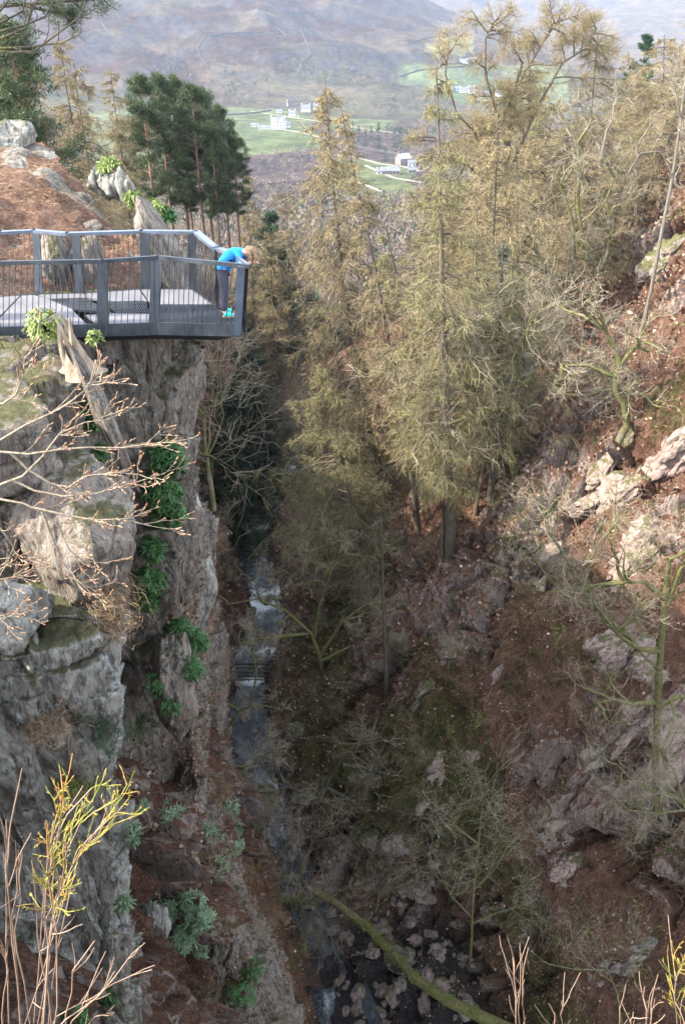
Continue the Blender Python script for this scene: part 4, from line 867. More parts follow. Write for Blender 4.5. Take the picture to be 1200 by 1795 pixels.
def baretree(name, label, H=10, seed=1, lean=(0, 0), fork=0.35, limbs=6, spread=0.9, wig=0.16, up=0.06, n=(8, 7, 7), bark=None, mid=None, twig=None, tw=1.0, group=None, r0=None, cat='tree', paths=None, lf=(0.6, 0.55, 0.5), upbias=0.35, t0=(0.45, 0.25)):
    rng = np.random.RandomState(seed); root = tree_root(name, label, cat, group); bark = bark or B_oak; mid = mid or bark; twig = twig or T_pale
    r0 = r0 or H * 0.016
    if paths is None:
        T = trunkpath(H * fork * 1.5, lean, (rng.uniform(-.08, .08), rng.uniform(-.08, .08)), rng, 8, 0.05)[None]
    else: T = np.array(paths[0])[None]
    m = MB(); m.tubes(T, r0, r0 * 0.45, 8)
    if paths is not None:
        for q in paths[1:]: m.tubes(np.array(q), r0 * 0.62, r0 * 0.22, 7)
    base = T if paths is None else None
    P0 = []
    srcs = [T] if paths is None else [np.array(q)[None] for q in paths]
    for k, s in enumerate(srcs):
        nl = limbs if k == 0 else max(3, limbs)
        q, dd, ix, tt = spawn(s, nl, t0[0] if k == 0 else t0[1], 1.0, spread, rng, ends=True); dd = norm(dd + np.array([0, 0, upbias])); P0.append((q, dd))
    q = np.concatenate([a for a, b in P0]); dd = np.concatenate([b for a, b in P0])
    L1 = H * lf[0] * rng.uniform(0.65, 1.1, len(q)); a1 = grow(q, dd, L1, 8, wig, (0, 0, up), rng); m.tubes(a1, r0 * 0.38, r0 * 0.10, 6)
    m.build('trunk', bark, root, smooth=True)
    m = MB(); q, dd, ix, tt = spawn(a1, n[0], 0.2, 1.0, 0.85, rng, ends=True); L2 = L1[ix] * lf[1] * rng.uniform(0.6, 1.2, len(q)) * (1.2 - 0.5 * tt)
    a2 = grow(q, dd, L2, 6, wig * 1.1, (0, 0, up), rng); m.tubes(a2, r0 * 0.13, r0 * 0.045, 4, 0)
    q, dd, ix, tt = spawn(a2, n[1], 0.15, 1.0, 0.8, rng, ends=True); L3 = L2[ix] * lf[2] * rng.uniform(0.6, 1.5, len(q)) + 0.15
    a3 = grow(q, dd, L3 * 1.15, 5, wig * 0.8, (0, 0, up + .03), rng); m.tubes(a3, 0.010 * tw, 0.006 * tw, 3, 1)
    q, dd, ix, tt = spawn(a3, n[2], 0.15, 1.0, 0.75, rng, ends=True); a4 = grow(q, dd, L3[ix] * 0.6 * rng.uniform(0.5, 1.4, len(q)) + 0.1, 4, wig * 0.9, (0, 0, up), rng); m.tubes(a4, 0.0065 * tw, 0.0035 * tw, 2, 1)
    m.build('crown', [mid, twig], root); return root
def cards(m, c, n, rad, sz, rng, mat=0, updir=0.2, asp=0.3, flat=0.6):
    """n slim leaf faces round each centre"""
    N = len(c); r = rng.normal(0, 1, (N, n, 3)); r = r / np.linalg.norm(r, axis=2, keepdims=True) * (rng.rand(N, n, 1) ** 0.4); r[..., 2] *= flat
    rad = np.broadcast_to(rad, (N,))[:, None, None]; p = (c[:, None] + r * rad).reshape(-1, 3)
    d = norm(r.reshape(-1, 3) + rng.normal(0, 0.5, (N * n, 3)) + np.array([0, 0, updir])); s = norm(np.cross(d, rng.normal(0, 1, (N * n, 3))))
    L = (sz * rng.uniform(0.6, 1.3, N * n))[:, None]; w_ = L * asp
    V = np.stack([p - s * w_ * 0.5, p + s * w_ * 0.5, p + d * L], 1).reshape(-1, 3); F = np.arange(len(V)).reshape(-1, 3); m.add(V, F, mat)
def pine(name, label, H=15, seed=1, group=None, cb=0.22, W=3.0, lean=(0, 0), needles=None, dens=1.0):
    rng = np.random.RandomState(seed); root = tree_root(name, label, 'pine', group); T = trunkpath(H, lean, (rng.uniform(-.04, .04), 0), rng)
    m = MB(); m.tubes(T, H * 0.013, 0.05, 8, power=0.9); m.build('trunk', B_pine, root, smooth=True)
    nb = int(50 * dens); t = cb + (1 - cb) * rng.rand(nb) ** 0.8; f = t * 13; i = np.minimum(f.astype(int), 12); p0 = T[i] * (1 - (f - i))[:, None] + T[i + 1] * (f - i)[:, None]
    u = (t - cb) / (1 - cb); az = rng.uniform(0, 6.28, nb); L = W * np.sqrt(np.clip(1 - u ** 2.2, 0.05, 1)) * rng.uniform(0.5, 1.1, nb) * (0.55 + 0.45 * np.minimum(1, u / 0.3))
    d = np.stack([np.cos(az), np.sin(az), 0.15 + 0.5 * u], 1); br = grow(p0, d, L, 6, 0.12, (0, 0, 0.05), rng)
    m = MB(); m.tubes(br, 0.05, 0.015, 5, 0)
    q, dd, ix, tt = spawn(br, 7, 0.35, 1.0, 0.9, rng, flat=0.4, ends=True); b2 = grow(q, dd, L[ix] * 0.3 * rng.uniform(.5, 1.2, len(q)), 3, 0.15, (0, 0, 0.12), rng); m.tubes(b2, 0.018, 0.008, 3, 0)
    q, dd, ix, tt = spawn(b2, 3, 0.3, 1.0, 0.5, rng, ends=True); cards(m, q + rng.normal(0, .12, q.shape), 26, 0.36, 0.26, rng, 1, 0.5, 0.22, 0.6)
    # dead snags on the bare stem
    k = 9; ts = rng.uniform(0.15, cb + 0.05, k); f = ts * 13; i = f.astype(int); p0 = T[i] * (1 - (f - i))[:, None] + T[i + 1] * (f - i)[:, None]; az = rng.uniform(0, 6.28, k)
    sn = grow(p0, np.stack([np.cos(az), np.sin(az), 0.1 + 0 * az], 1), rng.uniform(.6, 1.8, k), 4, 0.2, (0, 0, 0), rng); m.tubes(sn, 0.025, 0.008, 3, 0)
    m.build('crown', [B_pine, needles or N_pine], root); return root
def spruce(name, label, H=12, seed=1, group=None, W=2.6, cb=0.05, needles=None, dens=12, cat='spruce', asp=0.25):
    rng = np.random.RandomState(seed); root = tree_root(name, label, cat, group); T = trunkpath(H, (0, 0), (0, 0), rng)
    m = MB(); m.tubes(T, H * 0.012, 0.02, 7); m.build('trunk', B_dark, root, smooth=True)
    nb = int(H * dens); t = cb + (1 - cb) * rng.rand(nb); az = rng.uniform(0, 6.28, nb); u = (t - cb) / (1 - cb); f = t * 13; i = np.minimum(f.astype(int), 12); p0 = T[i] * (1 - (f - i))[:, None] + T[i + 1] * (f - i)[:, None]
    L = (W * (1 - u) ** 0.85 + 0.15) * rng.uniform(0.7, 1.1, nb); br = grow(p0, np.stack([np.cos(az), np.sin(az), 0.5 * u - 0.05], 1), L, 5, 0.05, lambda s: (0, 0, -0.12 if s < 0.6 else 0.1), rng)
    m = MB(); m.tubes(br, 0.03, 0.01, 3, 0)
    q, dd, ix, tt = spawn(br, 9, 0.1, 1.0, 0.8, rng, flat=0.25, ends=True); b2 = grow(q, dd, (L[ix] * 0.35 + 0.1) * (1.2 - 0.7 * tt), 3, 0.1, (0, 0, -0.15), rng); m.tubes(b2, 0.01, 0.005, 2, 0)
    q, dd, ix, tt = spawn(b2, 3, 0.0, 1.0, 0.5, rng); cards(m, q, 9, 0.14, 0.17, rng, 1, 0.1, asp, 0.4)
    m.build('crown', [B_dark, needles or N_spruce], root); return root
def rosettes(m, P, D, nl, Ls, rng, mat=1, droop=0.25, asp=0.30):
    """whorls of long folded leaves at P pointing along D"""
    N = len(P); A = norm(np.cross(D, rng.normal(0, 1, (N, 3)))); B_ = np.cross(D, A)
    a = (np.arange(nl) * 2 * math.pi / nl)[None] + rng.uniform(0, 6.28, (N, 1)) + rng.normal(0, .2, (N, nl)); el = rng.uniform(-0.1, 0.7, (N, nl, 1))
    o = A[:, None] * np.cos(a)[..., None] + B_[:, None] * np.sin(a)[..., None]; d = norm(o * np.cos(el) + D[:, None] * np.sin(el)); side = norm(np.cross(d, D[:, None] + 1e-3)); nrm = np.cross(side, d)
    L = Ls * rng.uniform(0.7, 1.2, (N, nl, 1)); w_ = L * asp * 0.5; p = P[:, None] + 0 * d; dn = np.array([0, 0, -1.0]) * L * droop
    v = [p, p + d * L * 0.4 + side * w_ + nrm * w_ * .3 + dn * .1, p + d * L * 0.4 + dn * .15, p + d * L * 0.4 - side * w_ + nrm * w_ * .3 + dn * .1, p + d * L * 0.8 + side * w_ * .7 + dn * .5, p + d * L * .8 - side * w_ * .7 + dn * .5, p + d * L + dn]
    V = np.stack(v, 2).reshape(-1, 3); b = (np.arange(N * nl) * 7)[:, None]
    F3 = np.concatenate([b + np.array([[0, 1, 2]]), b + np.array([[0, 2, 3]]), b + np.array([[4, 6, 2]]), b + np.array([[2, 6, 5]])]); F3b = np.concatenate([b + np.array([[1, 4, 2]]), b + np.array([[2, 5, 3]])])
    m.add(V, np.concatenate([F3, F3b]), mat)
def evergreen_bush(name, label, spots, seed=1, n=60, leaf=0.13, mat=None, cat='rhododendron', group=None, droop=0.25, face=(0.4, -0.7, 0.5), asp=0.3, wood=None):
    """spots: world centre, radius (x, y, z) - stems and leaf whorls fill them"""
    rng = np.random.RandomState(seed); base = np.mean([s[0] for s in spots], 0); base = base + np.array([0, 0, -spots[0][1][2]]) * 0.5
    root = thing(name, tuple(base), label, cat, group); m = MB(); st = MB()
    for c, r, k in spots:
        c = np.array(c) - base; nn = int(n * k); d = norm(rng.normal(0, 1, (nn, 3)) + 0.7 * np.array(face)); P = c + d * np.array(r) * (rng.uniform(0.55, 1.0, (nn, 1)) ** 0.6)
        D = norm(d + np.array([0, 0, 0.7]) + rng.normal(0, .25, (nn, 3))); rosettes(m, P, D, 8, leaf, rng, 0, droop, asp)
        o = c - np.array([0.1 * r[0], -0.3 * r[1], 0.5 * r[2]]); mid = (P + o) / 2 + rng.normal(0, .06, P.shape); st.tubes(np.stack([o + 0 * P, mid, P], 1), 0.012, 0.005, 4)
    st.build('stems', wood or B_dark, root); m.build('leaves', mat or L_rhodo, root); return root
# ================================================================ plants, stumps and logs on the near rock
def sp_(k): return SURF[k][0]
def bush(name, label, keys, rad, **kw):
    spots = []
    for i, k in enumerate(keys):
        p, n = SURF[k]; r = rad if not isinstance(rad, list) else rad[i]; n = n if n @ ray(*k) < 0 else -n
        spots.append((p + n * 0.25 * r + np.array([0, 0, 0.0]), (r, r * 0.8, r * 1.0), r / 0.5))
    return evergreen_bush(name, label, spots, **kw)
bush('rhododendron', 'largest glossy dark green bush hanging in the cleft below the platform', [(283, 800), (285, 850), (290, 900)], 0.46, seed=1, n=85, leaf=0.15)
bush('rhododendron', 'glossy green bush under the largest one beside the thin rock fin', [(268, 960), (262, 1010), (255, 1050)], [0.34, 0.42, 0.3], seed=2, n=75, leaf=0.16)
bush('rhododendron', 'spreading green bush on the ledge right of the broken pale slab', [(310, 1100), (340, 1130), (330, 1170)], [0.34, 0.42, 0.32], seed=3, n=75, leaf=0.15)
bush('rhododendron', 'small bush tucked beside the leaning rock pillar', [(155, 705), (162, 735)], [0.28, 0.22], seed=4, n=55, leaf=0.13)
bush('rhododendron', 'small light green sprig under the bush by the leaning pillar', [(175, 790)], 0.2, seed=5, n=60, leaf=0.12)
bush('rhododendron', 'greyish small bush on the litter right of the near cliff edge', [(275, 1200), (300, 1235)], [0.3, 0.25], seed=6, n=45, leaf=0.12)
bush('rhododendron', 'wide pale-leaved bush low on the left bank', [(300, 1590), (335, 1580), (350, 1610), (320, 1640), (345, 1670)], [0.45, 0.45, 0.5, 0.45, 0.35], seed=7, n=42, leaf=0.20, mat=L_pale, asp=0.22)
bush('rhododendron', 'pale-leaved sprig at the foot of the near cliff', [(250, 1590), (215, 1580)], [0.35, 0.12], seed=8, n=40, leaf=0.2, mat=L_pale, asp=0.22)
bush('rhododendron', 'few pale leaf whorls against the fluted cliff edge', [(230, 1460), (245, 1410)], [0.2, 0.2], seed=9, n=25, leaf=0.17, mat=L_pale, asp=0.22)
bush('rhododendron', 'scattered pale leaf whorls above the purple boulder', [(395, 1420), (415, 1455), (405, 1480)], [0.5, 0.4, 0.4], seed=10, n=16, leaf=0.2, mat=L_pale, asp=0.22)
bush('rhododendron', 'scattered pale whorls in the litter left of the purple boulder', [(360, 1460), (380, 1510), (300, 1420)], [0.5, 0.4, 0.4], seed=11, n=12, leaf=0.2, mat=L_pale, asp=0.22)
bush('rhododendron', 'green sprig near the bottom of the left bank', [(440, 1700), (420, 1740)], 0.5, seed=12, n=14, leaf=0.22)
bush('rhododendron', 'green leaf whorls at the bottom of the fluted cliff', [(190, 1740), (130, 1780)], 0.22, seed=13, n=30, leaf=0.14)
L_sun = leafmat('sunlit_leaves', (0.08, 0.14, 0.03), (0.26, 0.30, 0.09), 0.4)
q = at_y(78, 575, 13.3); evergreen_bush('shrub', 'small leafy shrub in sun right in front of the railing', [(q + np.array([0, 0, 0.05]), (0.32, 0.25, 0.30), 1.0)], seed=14, n=60, leaf=0.10, mat=L_sun, cat='shrub', asp=0.36)
q = at_y(165, 590, 13.2); evergreen_bush('shrub', 'small green sprig right of the broken stump under the beam', [(q, (0.12, 0.1, 0.14), 1.0)], seed=15, n=14, leaf=0.09, mat=L_sun, cat='shrub', asp=0.4)
for a, b, y, r, lab in ((190, 290, 21.5, 0.2, 'small bright plant on top of the blocky outcrop'), (268, 368, 19.4, 0.26, 'bright green plant on the right brow of the needle mound'), (288, 378, 19.4, 0.2, 'dark green plant just right of the bright one on the mound brow'), (232, 345, 21.2, 0.16, 'tiny green plant at the foot of the blocky outcrop')):
    evergreen_bush('shrub', lab, [(at_y(a, b, y), (r * 1.3, r, r * 0.9), 1.0)], seed=int(a), n=34, leaf=0.16, mat=L_sun if 'dark' not in lab else L_rhodo, cat='shrub')
# hemlock-like sprigs growing from cracks
rng = np.random.RandomState(7)
for key, k, mt, lab in (((190, 1285), 0.75, N_spruce, 'young dark green conifer sprig growing from the fluted cliff'), ((235, 1285), 0.7, N_young, 'yellowish conifer sprig at the edge of the fluted cliff')):
    p, n = SURF[key]; n = n if n @ ray(*key) < 0 else -n; root = thing('conifer_sprig', tuple(p), lab, 'sapling'); s = np.zeros((1, 3)) - n * 0.1; d = norm(n + np.array([0, 0, .9]))[None]
    T = grow(s, d, 0.6 * k / 0.7, 6, .08, (0, 0, 0.1), rng); q, dd, ix, tt = spawn(T, 16, 0.2, 1, 1.2, rng, flat=.3); b1 = grow(q, dd, rng.uniform(.2, .5, 16), 5, .1, (0, 0, -.05), rng)
    m = MB(); m.tubes(T, .015, .006, 5); m.tubes(b1, .006, .003, 3); m.build('stem', B_dark, root); q, dd, ix, tt = spawn(b1, 12, 0, 1, .8, rng, flat=.3, ends=True); b2 = grow(q, dd, .1, 2, 0, (0, 0, 0), rng)
    m = MB(); cards(m, b2[:, 1], 12, .055, .05, rng, 0, 0, .2, .4); m.build('needles', mt, root)
# heathery tufts in the joints of the cliff
T_heath = twigmat('dry_heather', (0.10, 0.07, 0.04), (0.30, 0.21, 0.13)); G_tuft = twigmat('mossy_grass', (0.06, 0.08, 0.02), (0.22, 0.24, 0.08))
for i, (key, r, mt, lab) in enumerate([((190, 1040), .45, T_heath, 'dry brown heather tuft in the middle of the near cliff'), ((200, 1095), .4, T_heath, 'heather tuft just below the middle one on the near cliff'), ((85, 1265), .45, T_heath, 'brown grassy tuft on a ledge left on the near cliff'), ((140, 1370), .3, G_tuft, 'greenish tuft beneath the left ledge of the near cliff'), ((350, 1500), .6, T_heath, 'dead brown bracken heap on the left bank'), ((350, 1750), .7, T_heath, 'dry brown brushwood low on the left bank'), ((470, 1600), .6, T_heath, 'brown brushwood left of the head of the fallen log'), ((385, 1390), .4, T_heath, 'brown tuft near the white fall')]):
    p, n = SURF[key]; n = n if n @ ray(*key) < 0 else -n; root = thing('heather', tuple(p), lab, 'heather'); N = 900
    b = rng.normal(0, 1, (N, 3)) * np.array([r, r, r * .6]) * .5; d = norm(n + np.array([0, 0, .3]) + rng.normal(0, .6, (N, 3))); P = grow(b, d, r * .45 * rng.uniform(.4, 1.2, N), 4, .25, (0, 0, -.12), rng); m = MB(); m.tubes(P, .005, .002, 2); m.build('stalks', mt, root)
# broken stump and cut stump below the railing
M_dead = barkmat('dead_wood', (0.10, 0.075, 0.05), (0.38, 0.31, 0.23), sc=5)
q = at_y(143, 655, 12.7); root = thing('tree_stump', tuple(q), 'grey splintered dead stump standing under the front beam', 'stump')
n = 22; K = 26; th = np.linspace(0, 2 * math.pi, n, False); V = []
for j in range(K):
    t = j / (K - 1); rr = 0.24 - 0.10 * t + 0.025 * np.sin(th * 5 + 3 * t) + 0.10 * np.exp(-t * 6) * (1 + np.sin(th * 3)); rr = rr * (1 - 0.75 * t ** 4)
    zz = t * (0.62 + 0.30 * np.sin(th * 2 + 1) * t + 0.22 * np.sin(th * 7) * t ** 3); V.append(np.stack([rr * np.cos(th) - 0.18 * t, rr * np.sin(th), zz], 1))
V = np.array(V); V = np.concatenate([V, V[:, :1]], 1); m = MB(); m.add(V.reshape(-1, 3), grid_faces(n + 1, K)); m.build('trunk', M_dead, root)
m = MB(); m.tubes(np.array([(-0.12, 0, 0.5), (-0.2, 0, 0.8), (-0.28, 0, 1.02)]), 0.06, 0.008, 6); m.tubes(np.array([(-0.05, -.02, 0.5), (-0.04, 0, 0.85), (-0.02, 0, 0.98)]), 0.05, 0.008, 6); m.tubes(np.array([(0.05, -.02, 0.3), (0.12, 0, 0.0), (0.2, -.05, -0.35)]), 0.09, 0.05, 7); m.build('splinter', M_dead, root)
q = at_y(118, 600, 12.9); root = thing('tree_stump', tuple(q), 'short sawn-off stump just left of the splintered one', 'stump'); m = MB(); m.tubes(np.array([(0.1, 0, -0.5), (0.03, 0, -0.15), (0, 0, 0.03)]), 0.22, 0.13, 12); m.build('trunk', M_dead, root)
M_cut = Mat('sawn_wood', 0.9); m = MB(); m.tubes(np.array([(0, 0, 0.0), (0, 0, 0.034), (0, 0, 0.036)]), 0.13, 0.001, 12, power=6); m.build('cut_face', M_cut.done(M_cut.ramp(M_cut.noise(20), (0.3, (0.25, 0.18, 0.11)), (0.7, (0.5, 0.4, 0.27)))), root)
q = at_z(128, 590, -5.3)
# roots and brash on the mound and ledge
rs = np.random.RandomState(9)
for i in range(46):
    x, y = rs.uniform(-16, -5.2), rs.uniform(16.8, 21); a = rs.uniform(0, 3.1); L = rs.uniform(.4, 1.5); pts = []
    for t in np.linspace(-.5, .5, 6): xx, yy = x + math.cos(a) * L * t, y + math.sin(a) * L * t; pts.append((xx, yy, mz(xx, yy) + .03 + rs.uniform(-.01, .05)))
    m = MB(); m.tubes(np.array(pts), .022, .008, 5); tag(m.build('fallen_branch', M_dead), 'weathered dead stick lying on the needle mound', 'branch', 'dead sticks on the needle mound')
rs = np.random.RandomState(10); N = 26000; x = rs.uniform(-20, -4.4, N); y = rs.uniform(12, 24, N)
zz = GZ['M'][np.clip(np.searchsorted(GZ['my'], y), 0, 329), np.clip(np.searchsorted(GZ['mx'], x), 0, 299)]
keep = (x < np.interp(y, [11.5, 12.5, 13.6, 14.8, 15.6, 16.2, 18.2, 20.2, 24], [-4.9, -5.1, -5.6, -5.5, -4.3, -3.7, -4.1, -5.2, -7.5]) - .1) & ((y > 16.6) | (x < -9) | (y < 13.4)); x, y, zz = x[keep], y[keep], zz[keep]
m = MB(); m.tubes(grow(np.stack([x, y, zz + .01], 1), np.stack([rs.normal(0, 1, len(x)), rs.normal(0, 1, len(x)), rs.uniform(0, .25, len(x))], 1), rs.uniform(.08, .35, len(x)), 3, .2, (0, 0, -.05), rs), .006, .003, 2); tag(m.build('leaf_litter', T_heath), kind='stuff')
# mossy log fallen across the stream at the bottom
def log(name, label, a, b, r0, r1, mat, cat='log', sag=0.0, root_end=True, K=14, parent=None):
    a = np.array(a, float); b = np.array(b, float); root = thing(name, tuple(a), label, cat); t = np.linspace(0, 1, K)[:, None]; P = (b - a) * t; P[:, 2] -= sag * np.sin(t[:, 0] * 3.14)
    rr_ = np.random.RandomState(int(r0 * 1000)); P += rr_.normal(0, r0 * .2, P.shape); P[:, 0] += .035 * np.linalg.norm(b - a) * np.sin(t[:, 0] * 7); P[:, 2] += .02 * np.linalg.norm(b - a) * np.sin(t[:, 0] * 5 + 1); m = MB(); m.tubes(P, r0, r1, 12); m.build('trunk', mat, root, smooth=True); return root, P
pa, pb, pc = SURF[(545, 1565)][0], SURF[(730, 1690)][0], SURF[(880, 1800)][0]
lg, LP = log('fallen_log', 'long moss-covered log fallen diagonally across the stream bed', at_y(540, 1560, 26.5) , at_y(905, 1815, 17.5), 0.16, 0.27, B_moss, sag=0.35)
rng = np.random.RandomState(3); q, dd, ix, tt = spawn(LP[None], 9, 0.3, 0.8, 1.1, rng); br = grow(q, dd, rng.uniform(.6, 1.8, 9), 6, .2, (0, 0, 0.1), rng)
for bk in range(9):
    m = MB(); m.tubes(br[bk], .03, .008, 4); q, dd, ix, tt = spawn(br[bk:bk + 1], 8, .2, 1, .8, rng); m.tubes(grow(q, dd, .5, 4, .2, (0, 0, 0.05), rng), .008, .004, 3); m.build('branch', B_oak, lg)
P = LP[4:12]; c = np.repeat(P, 60, 0) + rng.normal(0, .12, (len(P) * 60, 3)) + np.array([0, 0, .2]); m = MB(); cards(m, c, 8, .1, .07, rng, 0, .3, .5, .5); m.build('ferns', G_tuft, lg)
for (a, b, yy) in ((805, 660, 0),): pass
log('fallen_log', 'short bare log lying on the right slope above the mossy boulders', hit(1040 - 250, 1060, 9) + [0, 0, .2], hit(765, 1075, 9) + [0, 0, .3], .14, .1, M_dead)
log('fallen_log', 'pale mossy log sloping down beside the broad oak foot', hit(925, 848, 9) + [0, 0, .2], hit(860, 905, 9) + [0, 0, .4], .16, .10, B_oak)
# log weirs across the stream
for (y0, lab) in ((46.2, 'log weir of rough poles across the stream below the rapid'), (68.5, 'log weir of rough poles in the upper stream')):
    x = float(rx(y0)); w_ = float(rw(y0)) + 1.0; root = thing('log_weir', (x, y0, float(rz(y0)) + .1), lab, 'weir')
    for k in range(7):
        m = MB(); yy = -1.2 + k * .42; m.tubes(np.array([(-w_, yy, .12 + .03 * k), (0, yy + .06, .10 + .03 * k), (w_, yy, .14 + .03 * k)]) + rs.normal(0, .03, (3, 3)), .085, .075, 7); m.build('pole', B_dark, root)
# -- undergrowth and litter over the slopes
def scatter_slopes():
    rs = np.random.RandomState(21); N = 150000; y = 14 + 80 * rs.rand(N) ** 1.5; s = rs.uniform(-9, 36, N); x = np.interp(y, RIV[:, 0], RIV[:, 1]) + s
    ok = (np.abs(s) > 1.8) & (x > -16) & (x < 55); x, y = x[ok], y[ok]; ix = np.clip(np.searchsorted(GZ['xs'], x), 0, len(GZ['xs']) - 1); iy = np.clip(np.searchsorted(GZ['ys'], y), 0, len(GZ['ys']) - 1); P = GZ['P'][iy, ix] + rs.normal(0, .05, (len(x), 3))
    d = norm(rs.normal(0, 1, P.shape) + np.array([-.3, -.3, .3])); sd = norm(np.cross(d, rs.normal(0, 1, P.shape))); L = rs.uniform(.05, .19, (len(x), 1)) * np.clip(y / 32, .8, 2.2)[:, None]
    V = np.stack([P, P + sd * L * .5 + d * L * .4, P + d * L, P - sd * L * .5 + d * L * .4], 1).reshape(-1, 3); F = np.arange(len(V)).reshape(-1, 4)
    pal = np.array([(.10, .055, .035), (.17, .10, .065), (.28, .19, .13), (.42, .34, .25), (.13, .07, .045), (.09, .11, .03)]); C = np.repeat(pal[rs.choice(6, len(x), p=[.3, .3, .18, .08, .1, .04])], 4, 0)
    M = Mat('fallen_leaves', .9); mt = M.done(M.attr()); m = MB(); m.add(V, F, 0, C); tag(m.build('leaf_litter', mt), kind='stuff')
    # tufts
    N = 2600; y = 14 + 75 * rs.rand(N) ** 1.4; s = rs.uniform(-7, 34, N); x = np.interp(y, RIV[:, 0], RIV[:, 1]) + s; n = fbm(np.stack([x * .16, y * .16, 0 * x], 1), 3, 88); ok = (np.abs(s) > 2) & (n > -.05); x, y = x[ok], y[ok]
    ix = np.clip(np.searchsorted(GZ['xs'], x), 0, len(GZ['xs']) - 1); iy = np.clip(np.searchsorted(GZ['ys'], y), 0, len(GZ['ys']) - 1); P = GZ['P'][iy, ix]
    k = 34; b = np.repeat(P, k, 0) + rs.normal(0, .22, (len(P) * k, 3)); d = norm(rs.normal(0, .7, b.shape) + np.array([-.3, -.2, .7])); Q = grow(b, d, rs.uniform(.15, .55, len(b)), 3, .25, (0, 0, -.3), rs)
    pal = np.array([(.08, .10, .025), (.15, .16, .05), (.17, .11, .07), (.24, .17, .11), (.05, .08, .02)]); C = np.repeat(pal[rs.choice(5, len(P), p=[.25, .2, .25, .15, .15])], k, 0)
    m = MB(); m.tubes(Q, .016, .006, 2, 0, C); tag(m.build('undergrowth', mt), kind='stuff')
scatter_slopes()
def scatter_banks():
    rs = np.random.RandomState(33); Ps = []
    for P, nu, nr in CURT[1:]: Q = P[(P[:, 2] < -12) & (P[:, 2] > -37)]; Ps.append(Q[rs.randint(0, len(Q), 26000)])
    P = np.concatenate(Ps); P = P[rs.rand(len(P)) < litB(P) * 1.3 + .05]; P = P + rs.normal(0, .03, P.shape) + np.array([.03, -.02, 0]); d = norm(rs.normal(0, 1, P.shape) + np.array([.2, -.3, -.2])); sd = norm(np.cross(d, rs.normal(0, 1, P.shape))); L = rs.uniform(.04, .13, (len(P), 1))
    V = np.stack([P, P + sd * L * .45 + d * L * .4, P + d * L, P - sd * L * .45 + d * L * .4], 1).reshape(-1, 3); pal = np.array([(.12, .06, .04), (.20, .11, .07), (.30, .19, .13), (.40, .32, .24), (.14, .075, .05), (.10, .12, .03)]); C = np.repeat(pal[rs.choice(6, len(P), p=[.3, .3, .18, .06, .1, .06])], 4, 0)
    mt = bpy.data.materials['fallen_leaves']; m = MB(); m.add(V, np.arange(len(V)).reshape(-1, 4), 0, C); B = P[rs.randint(0, len(P), 700)]; k = 40; b = np.repeat(B, k, 0) + rs.normal(0, .13, (len(B) * k, 3)); Q = grow(b, norm(rs.normal(0, .7, b.shape) + [.4, -.4, .3]), rs.uniform(.12, .45, len(b)), 4, .25, (0, 0, -.25), rs)
    pal = np.array([(.16, .085, .055), (.22, .13, .085), (.09, .11, .03), (.30, .21, .15)]); C = np.repeat(pal[rs.choice(4, len(B), p=[.4, .25, .15, .2])], k, 0); m.tubes(Q, .006, .003, 2, 0, C); tag(m.build('leaf_litter', mt), kind='stuff')
scatter_banks()
